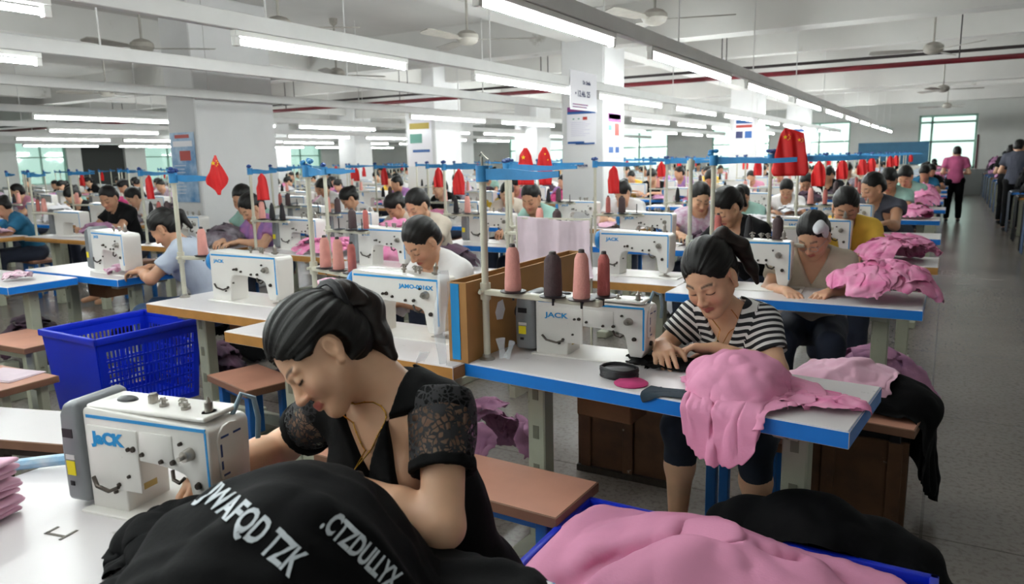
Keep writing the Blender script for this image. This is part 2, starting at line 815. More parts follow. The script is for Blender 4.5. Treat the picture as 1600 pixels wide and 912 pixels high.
def struct(name, b, m, parent=None, **kw):
    o = b.build(name, m, parent, **kw)
    o['kind'] = 'structure'
    return o


def S(parts):
    b = MB()
    for p in parts: b.box(*p)
    return b


struct('floor', S([(XL, XR, YN, YF, -.1, 0)]), M_FLOOR, smooth=0)
struct('ceiling', S([(XL, XR, YN, YF, HC, HC + .1)]), M_CEIL, smooth=0)


def wall_openings(name, axis, pos, a0, a1, z1, opens, m, th=.2):
    """wall along an axis with rectangular openings (a0,a1,z0,z1), sorted"""
    b = MB()
    def bx(u0, u1, w0, w1):
        if u1 - u0 < 1e-4 or w1 - w0 < 1e-4: return
        if axis == 'x': b.box(u0, u1, pos, pos + th, w0, w1)
        else: b.box(pos, pos + th, u0, u1, w0, w1)
    cur = a0
    for (u0, u1, w0, w1) in opens:
        bx(cur, u0, 0, z1)
        bx(u0, u1, 0, w0)
        bx(u0, u1, w1, z1)
        cur = u1
    bx(cur, a1, 0, z1)
    return struct(name, b, m, smooth=0)


far_open = [(-22.5, -19.5, .95, 2.6), (-17.5, -14.5, .95, 2.6), (-12.5, -10, .95, 2.6), (-8.2, -6.0, .95, 2.6), (-5.3, -3.2, .95, 2.6), (-1.04, .70, .88, 2.70)]
wall_openings('wall_far', 'x', YF, XL, XR, HC, far_open, M_WALL)
left_open = [(6.5, 8.5, 1.0, 2.5), (9.7, 11.9, 1.0, 2.5), (12.9, 14.5, 1.0, 2.5), (15.0, 16.6, 0, 2.35), (17.4, 19.4, 1.0, 2.5), (20.6, 22.6, 1.0, 2.5), (24, 26.5, 1.0, 2.5)]
wall_openings('wall_left', 'y', XL - .2, YN, YF, HC, left_open, M_WALL)
struct('wall_right', S([(XR, XR + .2, YN, YF, 0, HC)]), M_WALL, smooth=0)
struct('wall_near', S([(XL, XR, YN - .2, YN, 0, HC)]), M_WALL, smooth=0)
struct('baseboard_far', S([(.705, XR, YF - .015, YF, 0, .86), (XL, -1.05, YF - .015, YF, 0, .86), (-1.05, .705, YF - .015, YF, 0, .86)]), M_DADO, smooth=0)


def window(i, axis, pos, a0, a1, z0, z1, vs, hs, glass, fm, t=.05):
    b = MB()
    def bx(bb, u0, u1, w0, w1, d0, d1):
        if axis == 'x': bb.box(u0, u1, pos + d0, pos + d1, w0, w1)
        else: bb.box(pos + d0, pos + d1, u0, u1, w0, w1)
    e = .004
    bx(b, a0 + e, a0 + t, z0 + e, z1 - e, .04, .12); bx(b, a1 - t, a1 - e, z0 + e, z1 - e, .04, .12)
    bx(b, a0 + e, a1 - e, z0 + e, z0 + t, .04, .12); bx(b, a0 + e, a1 - e, z1 - t, z1 - e, .04, .12)
    for v in vs: bx(b, v - t / 2, v + t / 2, z0 + e, z1 - e, .05, .11)
    for h in hs: bx(b, a0 + e, a1 - e, h - t / 2, h + t / 2, .05, .11)
    o = struct('window_%d' % i, b, fm, smooth=0)
    g = MB()
    bx(g, a0 + .01, a1 - .01, z0 + .01, z1 - .01, .078, .082)
    g.build('pane', glass, o, smooth=0)
    return o


window(1, 'x', YF, -1.04, .70, .88, 2.70, [-.64], [1.80, 2.45], M_GLASS, M_FRAME, .07)
for i, (a, b_, c, d) in enumerate(far_open[:5]):
    window(i + 2, 'x', YF, a, b_, c, d, [(a + b_) / 2], [1.9], M_GLASS, M_FRAME)
for i, (a, b_, c, d) in enumerate(left_open):
    if c == 0:
        struct('door_1', S([(XL - .14, XL - .1, a + .01, b_ - .01, .01, d - .01)]), M_DOOR, smooth=0)
    else:
        window(i + 7, 'y', XL - .2, a, b_, c, d, [(a + b_) / 2], [1.9], M_GLASS2, M_FRAME)
# maroon edge beside the big window, blue painted board left of it
struct('trim_1', S([(.705, .76, YF - .03, YF - .001, .88, 2.0)]), M_MAROON, smooth=0)
tag(S([(-2.9, -.68, YF - .10, YF - .06, 1.05, 1.82)]).build('wall_board', M_BLUEP, smooth=0),
    'long blue board on the far wall left of the bright window', 'board')

# columns
def column(x0, x1, y0, y1):
    struct('column', S([(x0, x1, y0, y1, 0, HC)]), M_COLM, bevel=.012, seg=1)


for c in [(-4.48, -3.88, 9, 9.7), (-4.55, -3.93, 18, 18.9), (-4.6, -3.95, 25.2, 26), (-7.75, -7.25, 5.5, 6.62), (-9.45, -8.72, 12, 12.9),
          (-16.9, -16.2, 12, 12.8), (-16.9, -16.2, 18, 18.8), (-10.4, -9.7, 18, 18.8), (-16.9, -16.2, 24, 24.8), (-20, -19.3, 14.5, 15.2), (-22.5, -21.9, 20, 20.7)]:
    column(*c)
# beams
bm_ = MB()
for y, zb, w in [(-2.6, 2.88, .32), (3.3, 2.98, .26), (9.03, 2.87, .34), (12.4, 3.02, .24), (15, 2.98, .24), (18.1, 2.87, .34), (21.2, 3.0, .24), (25.26, 2.9, .34)]:
    bm_ = MB(); bm_.box(XL, XR, y, y + w, zb, HC)
    struct('beam', bm_, M_CEIL, smooth=0)
for x, zb in [(-4.40, 2.96), (-9.3, 2.98), (-16.8, 2.98), (2.6, 2.98)]:
    bm_ = MB(); bm_.box(x, x + .3, YN, YF, zb, HC)
    struct('beam', bm_, M_CEIL, smooth=0)

# pipes
for y, z, r, m, lab in [(11.3, 2.60, .035, M_REDPIPE, 'dark red pipe running across the room under the ceiling beams'), (11.55, 2.74, .022, M_DARKPIPE, 'thin black pipe running just above the dark red pipe')]:
    p = MB(); p.cyl((XL + .1, y, z), (XR - .1, y, z), r, n=10)
    o = tag(p.build('ceiling_pipe', m), lab, 'pipe')
    for x in np.arange(-24, 6, 3.0):
        h = MB(); h.cyl((x, y, z + r * .9), (x, y, HC), .008, n=6)
        h.build('hanger_rod', M_DARKPIPE, o)

# light rails and tube lights
def rail(x, y0, y1):
    root = empty('light_rail', (x, 0, 0), 0, 'long white metal rail carrying tube lights, hung %s' %
                 {-1.78: 'nearest the aisle', -3.4: 'second from the aisle, passing the poster column', -5.0: 'over the blue crate', -7.0: 'just beside the big left column', -10.1: 'behind the big left column',
                  -13.4: 'well beyond the big left column', -17.1: 'far left of the hall', -21.6: 'nearest the left windows', 2.4: 'over the dark tables right of the aisle', 5.2: 'by the right wall'}[x], 'light rail', 'white light rails')
    b = MB(); b.box(-.028, .028, y0, y1, 2.20, 2.29); b.build('channel', M_RAIL, root, bevel=.004, seg=1)
    for y in np.arange(y0 + .4, y1, 2.4):
        b = MB(); b.cyl((0, y, 2.285), (0, y, HC), .006, n=6)
        b.build('hanger_rod', M_RAIL, root)


def make_tube_light(L):
    root = empty('tube_light', (0, 0, 0), 0, 'lit fluorescent tube light under a white rail', 'tube light')
    b = MB(); b.box(-.022, .022, 0, L, 2.165, 2.199); b.build('batten', M_FIX, root, bevel=.004, seg=1)
    b = MB(); b.cyl((0, .035, 2.138), (0, L - .035, 2.138), .0145, n=12); b.build('tube', M_TUBE, root)
    for y in (0.0, L - .035):
        b = MB(); b.box(-.019, .019, y, y + .035, 2.115, 2.166); b.build('lamp_holder', M_FIX, root, bevel=.006)
    return reg(root)


TL = {L: make_tube_light(L) for L in (1.5, 2.1)}
TLU = {L: False for L in TL}
RN = {-1.78: 'rail nearest the aisle', -3.4: 'rail passing the poster column', -5.0: 'rail over the blue crate', -7.0: 'rail beside the big left column', -10.1: 'rail behind the big left column', -13.4: 'rail beyond the big left column',
      -17.1: 'rail far left in the hall', -21.6: 'rail nearest the left windows', 2.4: 'rail over the dark tables right of the aisle', 5.2: 'rail by the right wall'}
ORD = ['nearest', 'second', 'third', 'fourth', 'fifth', 'sixth', 'seventh', 'eighth', 'ninth', 'tenth', 'eleventh', 'twelfth', 'thirteenth', 'fourteenth', 'fifteenth', 'sixteenth']


def light(x, y, L, k):
    if not TLU[L]:
        o = TL[L]; TLU[L] = True
        o.location = (x, y, 0)
    else:
        o = dup(TL[L], (x, y, 0))
    o['label'] = 'lit white tube light, %s along the %s' % (ORD[min(k, 15)], RN[x])
    o['group'] = 'tube lights on the rails'


plan = {
    -1.78: (-4.5, 28.5, [(-3.3, 2.1), (-.4, 2.1), (2.77, 1.5), (4.89, 2.1), (7.62, 2.1)] + [(10.3 + 2.62 * k, 2.1) for k in range(7)]),
    -3.4: (-4.5, 28.5, [(-3.0, 2.1), (-.2, 2.1), (2.86, 1.5), (5.22, 2.1), (7.72, 2.1)] + [(10.4 + 2.62 * k, 2.1) for k in range(7)]),
    -5.0: (-4.5, 27, [(-2.4, 2.1), (.6, 2.1)] + [(10.2 + 2.62 * k, 2.1) for k in range(6)]),
    -7.0: (-4.5, 27, [(-1.5, 2.1), (1.1, 2.1)] + [(9.0 + 2.62 * k, 2.1) for k in range(7)]),
    -10.1: (1.5, 28, [(2.4, 2.1), (5.25, 2.1), (7.75, 1.5), (9.75, 2.1)] + [(13.2 + 2.7 * k, 2.1) for k in range(5)]),
    -13.4: (4, 28, [(7.2 + 2.7 * k, 2.1) for k in range(7)]),
    -17.1: (5, 28, [(8.5, 2.1), (10.9, 1.5)] + [(13.2 + 2.7 * k, 2.1) for k in range(5)]),
    -21.6: (6, 28, [(10.9 + 2.7 * k, 2.1) for k in range(6)]),
    2.4: (-4.5, 28, [(-3, 2.1), (9.5, 2.1), (20, 2.1)]),
}
for x, (y0, y1, ls) in plan.items():
    rail(x, y0, y1)
    for k, (y, L) in enumerate(ls): light(x, y, L, k)
# one light hung across, far right
# ceiling fans
def make_fan():
    root = empty('ceiling_fan', (0, 0, 0), 0, 'white ceiling fan', 'ceiling fan')
    b = MB(); b.cyl((0, 0, .06), (0, 0, .70), .012, n=8); b.lathe([(.055, .70), (.05, .64), (.02, .61)], n=12); b.build('down_rod', M_FANM, root)
    b = MB(); b.lathe([(.02, .09), (.07, .075), (.105, .045), (.11, .01), (.09, -.025), (.05, -.045), (.015, -.05)], n=20); b.build('motor', M_FANM, root)
    for k in range(3):
        a = 2 * PI * k / 3
        R = Matrix.Rotation(a, 4, 'Z') @ Matrix.Rotation(math.radians(12), 4, 'X')
        b = MB()
        poly = [(.09, -.02), (.16, -.022), (.22, -.055), (.62, -.07), (.66, -.04), (.66, .045), (.60, .06), (.22, .05), (.16, .022), (.09, .02)]
        b.prism(poly, -.003, .003, axis='z', fn=lambda v: tuple(R @ Vector(v)))
        b.build('blade', M_FANM, root)
    return reg(root)


FAN = make_fan()
fans = [(-4.02, 6.1, 2.6, 'above the rail left of the poster column'), (-4.9, 4.6, 2.6, 'at the top edge left of centre'), (-2.25, 6.3, 2.62, 'at the top, above the poster column'), (-.26, 9.95, 2.6, 'nearest over the aisle'),
        (-.22, 16.35, 2.6, 'second over the aisle'), (-.18, 22.5, 2.6, 'farthest over the aisle, before the window'), (-6.75, 4.6, 2.6, 'at the upper left, nearest'), (-11.1, 6.9, 2.6, 'far left above the white rails'), (-7.0, 7.5, 2.62, 'above the big left column')]
for i, (x, y, z, w) in enumerate(fans):
    o = FAN if i == 0 else dup(FAN, (x, y, z), rnd.random() * 2)
    o.location = (x, y, z)
    if i == 0: o.rotation_euler = (0, 0, .5)
    o['label'] = 'white three-blade ceiling fan ' + w
    o['group'] = 'ceiling fans'

# posters on the columns
M_PAPER = mat('poster_paper', '#e9e6ec', .35, coat=.4)
M_INKB = mat('print_blue', '#2c5a9a', .5)
M_INKP = mat('print_purple', '#6c4a94', .5, var=.4, vscale=20, tint='#a03a62')
M_INKR = mat('print_red', '#b8433a', .5)
M_INKG = mat('print_green', '#5d9a8a', .5)
M_INKD = mat('print_navy', '#2d3360', .5)
M_INKL = mat('print_pale', '#c9c3d8', .5)
M_BLUEPOST = mat('poster_blue', '#4c86bd', .4, var=.35, vscale=7, tint='#b8cfe4')


def poster(name, label, P0, U, Wd, z0, z1, base, bits, texts=()):
    """flat sheet on a column face. P0 = corner on the wall, U = unit direction along it, bits=(u0,u1,w0,w1,mat) in 0..1"""
    U = Vector(U); N = U.cross(Vector((0, 0, 1)))          # facing out
    mats = [base] + [b[4] for b in bits]
    b = MB()
    def q(u0, u1, w0, w1, d, mi):
        P = Vector(P0)
        vs = []
        for dd in (d, d + .0015):
            for (u, w) in ((u0, w0), (u1, w0), (u1, w1), (u0, w1)):
                v = P + U * (u * Wd) + N * dd; v.z = z0 + (z1 - z0) * w
                vs.append(tuple(v))
        b.add(vs, [(0, 1, 2, 3), (4, 5, 6, 7), (0, 1, 5, 4), (1, 2, 6, 5), (2, 3, 7, 6), (3, 0, 4, 7)], mi)
    q(0, 1, 0, 1, .003, 0)
    for i, t in enumerate(bits): q(t[0], t[1], t[2], t[3], .0048, i + 1)
    o = tag(b.build(name, mats, smooth=0), label, 'poster')
    for (tx, u, w, sz, m) in texts:
        P = Vector(P0) + U * (u * Wd) + N * .0068; P.z = z0 + (z1 - z0) * w
        Mx = Matrix((U, Vector((0, 0, 1)), N)).transposed().to_4x4(); Mx.translation = P
        text_obj(tx, sz, m, o, Mx, bold=.002)
    return o


def lines(u0, u1, w0, w1, n, m, h=.012):
    r = random.Random(int(w0 * 1000) + n)
    return [(u0, u0 + (u1 - u0) * r.uniform(.6, 1), w0 + (w1 - w0) * (k + .5) / n, w0 + (w1 - w0) * (k + .5) / n + h, m) for k in range(n)]


X_ = (1, 0, 0)
# white notice with purple handwriting, hung in front of the column face
poster('notice_sheet', 'white handwritten notice sheet hanging on the rail before the poster column', (-3.365, 6.95, 0), (0, 1, 0), .66, 1.97, 2.36, M_PAPER, lines(.08, .9, .03, .16, 2, M_INKP, .03),
       [('\u2022 12.46. 25', .45, .42, .085, M_INKD), ('Dr. Smile', .6, .72, .05, M_INKD)])
poster('wall_poster', 'tall white poster with purple heading and blue foot on the column front', (-4.40, 8.995, 0), X_, .42, 1.66, 2.145, M_PAPER,
       [(.02, .98, .86, .99, M_INKP), (.02, .98, .80, .87, M_INKB), (.55, .70, .64, .72, M_INKR), (.2, .26, .66, .69, M_INKG), (.38, .44, .66, .69, M_INKG), (.03, .6, .02, .08, M_INKB), (.3, .95, .0, .04, M_INKB)] + lines(.15, .85, .2, .6, 8, M_INKL))
poster('lettering_strip', 'small strip of dark blue lettering on the column, lowest', (-4.38, 8.996, 0), X_, .3, 1.36, 1.42, M_COLM, [], [('Dr. Allhoe', .5, .5, .06, M_INKD)])
poster('wall_poster', 'narrow glossy poster with red and blue pictures on the column side', (-3.877, 9.10, 0), (0, 1, 0), .50, 1.48, 2.12, M_PAPER,
       [(.05, .95, .72, .9, M_INKP), (.1, .9, .78, .88, M_INKB), (.5, .8, .45, .7, M_INKR), (.08, .3, .55, .66, M_INKG), (.1, .4, .1, .22, M_INKB), (.55, .8, .1, .22, M_INKB)] + lines(.15, .9, .24, .42, 4, M_INKL))
for k, (P0, U, Wd) in enumerate([((-7.72, 5.495, 0), X_, .42), ]):
    poster('wall_poster', 'tall blue poster with a red picture on the narrow face of the big left column', P0, U, Wd, 1.08, 1.86, M_BLUEPOST,
           [(.2, .8, .92, .97, M_INKR), (.1, .9, .80, .88, M_PAPER), (.35, .8, .60, .74, M_INKR)] + lines(.1, .6, .1, .55, 9, M_PAPER, .01))
poster('wall_poster', 'white and blue poster on the second column along the aisle', (-4.45, 17.995, 0), X_, .46, 1.55, 2.35, M_PAPER,
       [(.1, .9, .82, .92, M_INKB), (.1, .9, .70, .78, M_INKR), (.1, .45, .4, .6, M_INKD), (.55, .9, .4, .6, M_INKB)] + lines(.1, .9, .1, .36, 4, M_INKL))
poster('wall_poster', 'faint poster with blue headings on the farthest column by the aisle', (-4.5, 25.195, 0), X_, .5, 1.5, 2.3, M_PAPER, [(.1, .9, .85, .93, M_INKB), (.1, .9, .6, .68, M_INKB), (.2, .9, .3, .36, M_INKD)])
poster('wall_poster', 'pale poster with a yellow and blue picture on the middle column', (-9.40, 11.995, 0), X_, .6, 1.4, 2.3, M_PAPER, [(.1, .9, .8, .93, mat('print_yellow', '#c9b04a', .5)), (.1, .6, .5, .7, M_INKG), (.2, .9, .3, .36, M_INKB)])
# ================================================================ furniture and machines
M_LAM = mat('laminate_white', '#d4cfd0', .32, var=.07, vscale=3, dirt='#9c9492', dirt_t=.66, dscale=9)
M_EBLUE = mat('edge_blue', '#0874cc', .4, var=.12, vscale=8)
M_EWOOD = mat('edge_wood', '#b5813f', .5, var=.25, vscale=10)
M_LEG = mat('leg_paint', '#aeb09c', .5, var=.14, vscale=7, dirt='#6e6c5c', dirt_t=.64, dscale=16)
M_LEGIN = mat('leg_inside', '#7d7d6c', .55, var=.25, vscale=9)
M_MW = mat('machine_enamel', '#e2dfda', .28, spec=.5, var=.05, vscale=9, dirt='#a39a8c', dirt_t=.70, dscale=26, coat=.3)
M_MB = mat('machine_blue', '#2f86c8', .35)
M_MG = mat('motor_grey', '#85888c', .38, metal=.25, var=.15, vscale=8)
M_STEEL = mat('steel', '#b3aea6', .3, metal=.9, var=.3, vscale=40)
M_DSTEEL = mat('dark_steel', '#4a423c', .4, metal=.7, var=.3, vscale=40)
M_BLACK = mat('black_plastic', '#17161a', .45)
M_DKBLUE = mat('logo_blue', '#1f8fd0', .4)
M_NAVY = mat('print_dark_blue', '#22407c', .4)
M_YEL = mat('sticker_yellow', '#e3cf1c', .5)
M_POLE = mat('pole_paint', '#c9c6b4', .4, var=.15, vscale=12)
M_RIB = mat('blue_ribbon', '#2b83bd', .55, var=.25, vscale=16)
M_WOODT = mat('bench_wood', '#c08a74', .5, var=.16, vscale=5)
M_WOODD = mat('bench_wood_edge', '#7c5844', .6, var=.2)
M_BLEG = mat('bench_leg_blue', '#1d62a6', .45, var=.15)
M_PLY = mat('plywood', '#b08048', .65, var=.25, vscale=4, dirt='#6d4a26', dirt_t=.68, dscale=6)
M_BROWN = mat('brown_box', '#7a5232', .8, var=.4, vscale=5)
M_CRATE = mat('crate_blue', '#0a2ac0', .35, var=.12, vscale=5)
M_CONEP = mat('thread_pink', '#dd9a90', .8, var=.08, vscale=60, bump=.4, bscale=220)
M_CONED = mat('thread_dark', '#4b3a3c', .8, var=.2, vscale=60, bump=.4, bscale=220)
M_CONER = mat('thread_rose', '#b8655f', .8, var=.1, vscale=60, bump=.4, bscale=220)
M_CONEK = mat('thread_black', '#1c191d', .8)
M_CONEW = mat('thread_white', '#d8d2c4', .8)
M_CORE = mat('cone_core', '#3c3434', .6)

DETAIL = 2


def table(x, y, rz, w, d, edge, label, group, legs=True, lod=0, pedal=True):
    """x,y = near-left corner of the top"""
    root = empty('sewing_table', (x, y, 0), rz, label, 'table', group)
    b = MB(); b.box(.0035, w - .0035, .0035, d - .0035, .7575, .762); b.box(0, w, 0, d, .712, .7600, mi=1)
    b.build('tabletop', [M_LAM, edge], root, bevel=.002, seg=1)
    if lod < 2:
        for lx in (.14, w - .22):
            l = MB()
            # steel channel leg: web and flanges
            l.box(lx, lx + .075, .19, .255, .05, .715)
            l.box(lx, lx + .075, .08, .45, .675, .7155)
            l.box(lx - .005, lx + .08, -.02, d + .05, .0, .055)
            o = l.build('leg', [M_LEG], root, bevel=.005, seg=1)
            if lod == 0:
                for zz in (.15, .3, .45, .6):
                    s = MB(); s.box(lx + .025, lx + .05, .1895 - .002, .1897, zz, zz + .05); s.build('slot', M_LEGIN, o, smooth=0)
        if lod == 0:
            b = MB(); b.box(.2, w - .2, .20, .235, .13, .19); b.build('crossbar', M_LEG, root, bevel=.004, seg=1)
            b = MB(); b.box(w * .36, w * .36 + .32, .10, .36, .09, .115); b.build('treadle', M_LEGIN, root, bevel=.004, seg=1)
            b = MB(); b.box(.30, .52, .28, d - .04, .54, .715); b.build('drawer', M_BROWN, root, bevel=.004, seg=1)
    else:
        l = MB()
        for lx in (.14, w - .22):
            l.box(lx, lx + .075, .19, .255, .0, .716)
        l.build('leg_frame', M_LEG, root, smooth=0)
    return reg(root)


def arc(cx, cz, r, a0, a1, n):
    return [(cx + r * math.cos(math.radians(a0 + (a1 - a0) * i / n)), cz + r * math.sin(math.radians(a0 + (a1 - a0) * i / n))) for i in range(n + 1)]


def make_machine(name='sewing_machine', motor=True, lod=0, logo='JACK', stripe=True, logo_at=(.10, .185), logo_sz=.042, trims=True):
    """origin at the table top under the pillar's motor end; needle end towards +x; operator on +y"""
    root = empty(name, (0, 0, 0), 0, 'white industrial sewing machine', 'sewing machine')
    b = MB()
    # body with the arm opening
    prof = [(0.0, 0.0), (0.125, 0.0)] + [(0.128, .10)] + arc(.165, .105, .035, 180, 95, 5) + [(.24, .137), (.30, .130)] + arc(.315, .098, .028, 80, 10, 4) + \
           [(.352, .050), (.360, .028), (.402, .028), (.412, .06), (.418, .20)] + arc(.398, .222, .02, 0, 90, 4) + [(.20, .250), (.012, .256)] + arc(.012, .244, .012, 90, 180, 2)
    b.prism(prof, -.052, .052)
    body = b.build('body', [M_MW], root, bevel=.010 if lod < 2 else 0, seg=3 if lod == 0 else 1)
    # raised back panels
    if lod == 0:
        p = MB()
        p.box(.012, .185, -.0555, -.048, .060, .215)
        p.box(.192, .300, -.0545, -.048, .146, .215)
        p.build('cover_panel', M_MW, root, bevel=.004, seg=2)
        p = MB(); p.box(.004, .400, -.046, .046, .250, .262); p.build('top_cover', M_MW, root, bevel=.008, seg=3)
        # face plate on the needle end
        p = MB()
        pr = [(-.030, .11), (.030, .11), (.034, .205)] + arc(.0, .205, .034, 0, 180, 6)[1:-1] + [(-.034, .205)]
        p.prism(pr, .414, .4215, axis='x')
        fp = p.build('face_plate', M_MW, root, bevel=.003, seg=2)
        q = MB(); 
        q.box(.4212, .4222, -.026, -.006, .208, .213); q.box(.4212, .4222, -.026, -.010, .118, .123); q.box(.4212, .4222, -.029, -.0245, .165, .195); q.box(.4212, .4222, -.029, -.0245, .135, .155)
        q.box(.4212, .4222, .006, .026, .208, .213)
        q.build('printed_marks', M_NAVY, fp, smooth=0)
        q = MB()
        for (yy, zz, rr) in [(0, .078, .010), (-.005, .15, .004)]:
            q.cyl((.410, yy, zz), (.4195, yy, zz), rr, n=14)
        q.build('oil_plug', M_BLACK, root)
    # bed plate let into the table
    p = MB(); p.box(-.01, .47, -.075, .10, -.004, .006); p.build('bed_plate', M_MW, root, bevel=.002, seg=1)
    if lod < 2:
        p = MB(); p.box(.345, .455, -.02, .035, .0055, .0085); p.cyl((.384, 0, .006), (.384, 0, .010), .018, n=16); p.build('needle_plate', M_STEEL, root, bevel=.001, seg=1)
        p = MB(); p.cyl((.384, 0, .024), (.384, 0, .066), .0045, n=10); p.cyl((.384, 0, .010), (.384, 0, .026), .0018, n=8); p.cyl((.384, 0, .034), (.384, 0, .044), .008, n=10); p.build('needle_bar', M_STEEL, root)
        p = MB(); p.cyl((.372, .012, .018), (.372, .012, .066), .004, n=8); p.box(.364, .398, -.006, .006, .0095, .0125); p.box(.368, .376, -.006, .014, .012, .022); p.build('presser_foot', M_STEEL, root, bevel=.001, seg=1)
    # motor housing
    if motor:
        p = MB()
        pr = [(-.082, .012), (-.004, .012), (-.004, .268), (-.030, .272), (-.062, .262), (-.078, .235), (-.084, .15)]
        p.prism(pr, -.060, .062)
        mo = p.build('motor_housing', M_MG, root, bevel=.014 if lod < 2 else 0, seg=3 if lod == 0 else 1)
        if lod < 2:
            q = MB(); q.box(-.066, -.036, -.0612, -.0600, .082, .118); q.build('yellow_sticker', M_YEL, mo, smooth=0)['label'] = 'yellow warning sticker'
        if lod == 0:
            q = MB(); q.box(-.066, -.034, -.0612, -.0598, .122, .134); q.build('white_sticker', M_LAM, mo, smooth=0)
            q = MB(); q.box(-.060, -.046, -.0614, -.0598, .055, .066); q.build('switch', M_BLACK, mo, smooth=0); q = MB(); q.box(-.068, -.032, -.0614, -.0598, .178, .20); q.build('name_plate', M_BLACK, mo, smooth=0)
            q = MB(); q.lathe([(.034, 0), (.036, .004), (.032, .016), (.012, .018)], M=Matrix.Translation((-.083, 0, .17)) @ Matrix.Rotation(-PI / 2, 4, 'Y'), n=20); q.build('hand_wheel', M_BLACK, mo)
    else:
        p = MB(); p.lathe([(.030, 0), (.052, .004), (.056, .014), (.050, .028), (.02, .032)], M=Matrix.Translation((-.003, 0, .195)) @ Matrix.Rotation(-PI / 2, 4, 'Y'), n=18); p.build('hand_wheel', M_MB if stripe else M_BLACK, root)
    if stripe and lod < 3:
        p = MB()
        p.box(.012, .408, -.0529, -.050, .232, .240)
        p.box(.404, .410, -.0529, -.050, .060, .232)
        p.build('blue_stripe', M_DKBLUE, root, smooth=0)
    if lod < 2:
        # thread guides, tension discs, screws, small fittings
        p = MB()
        for (xx, zz, rr) in [(.155, .168, .006), (.172, .170, .008), (.200, .160, .006), (.262, .150, .006), (.300, .152, .007), (.11, .075, .006), (.375, .105, .009), (.33, .20, .005), (.095, .055, .005), (.148, .10, .005)]:
            p.cyl((xx, -.0535, zz), (xx, -.0600, zz), rr, rr * .8, n=10)
            if lod == 0: p.build('screw', M_DSTEEL, root); p = MB()
        if lod: p.build('screws', M_DSTEEL, root)
        p = MB()
        p.cyl((.355, -.05, .178), (.355, -.070, .178), .016, .013, n=16); p.cyl((.355, -.07, .178), (.355, -.082, .178), .006, n=8)
        p.build('tension_disc', M_STEEL, root)
        p = MB()
        p.tube([(.30, -.058, .135), (.312, -.066, .118), (.330, -.066, .112), (.340, -.060, .122)], .0042, n=8)
        p.build('presser_lifter', M_DSTEEL, root); p = MB()
        p.tube([(.03, -.062, .088), (.05, -.068, .070), (.09, -.068, .062), (.115, -.062, .072)], .0045, n=8)
        p.build('lifter_lever', M_DSTEEL, root)
        p = MB()
        p.cyl((.372, -.01, .25), (.372, -.01, .285), .009, n=12); p.cyl((.372, -.01, .285), (.372, -.01, .298), .006, .002, n=12); p.cyl((.372, -.01, .255), (.372, -.01, .262), .016, n=14)
        p.build('pressure_screw', M_STEEL, root)
        for (xx, yy, h) in [(.225, -.01, .022), (.265, .008, .016), (.30, -.012, .018)]:
            p = MB(); p.cyl((xx, yy, .25), (xx, yy, .262 + h), .005, n=8)
            p.tube([(xx - .014, yy, .262 + h * .5), (xx, yy - .006, .262 + h), (xx + .014, yy, .262 + h * .7)], .0025, n=6)
            p.cyl((xx, yy, .262), (xx, yy, .268), .010, n=12)
            p.build('thread_guide', M_STEEL, root)
        p = MB()
        if lod == 0:
            p.cyl((.175, 0, .26), (.175, 0, .285), .009, n=12); p.box(.168, .182, -.008, .008, .262, .282); p.build('bobbin_winder', M_STEEL, root)
            p = MB(); p.sphere((.085, 0, .262), (.032, .016, .010), 16, 8); p.build('oil_window', M_BLACK, root)
            p = MB(); p.tube([(.395, .03, .24), (.405, .05, .285), (.425, .066, .270), (.430, .070, .22), (.428, .066, .17)], .006, n=8); p.build('take_up_guard', mat('guard_blue_grey', '#7f97a6', .3), root)
            p = MB(); p.box(.196, .214, -.0012 + .0, .05, .075, .085); 
            q = MB(); q.box(.1262, .1274, -.018, .020, .040, .056); q.build('serial_plate', mat('brass_plate', '#b59a4e', .4), root, smooth=0)
    if logo and lod < 2:
        Mx = Matrix(((1, 0, 0), (0, 0, -1), (0, 1, 0))).transposed().to_4x4()
        Mx = Matrix.Rotation(PI / 2, 4, 'X'); Mx.translation = Vector((logo_at[0], -.0562 if lod == 0 else -.0528, logo_at[1]))
        text_obj(logo, logo_sz, M_DKBLUE if logo == 'JaCK' else M_NAVY if logo == '\u25b6JUKI' else M_DKBLUE, root, Mx, 'logo', bold=.0022 if logo_sz > .03 else .0008, xs=1.25)
    return reg(root)


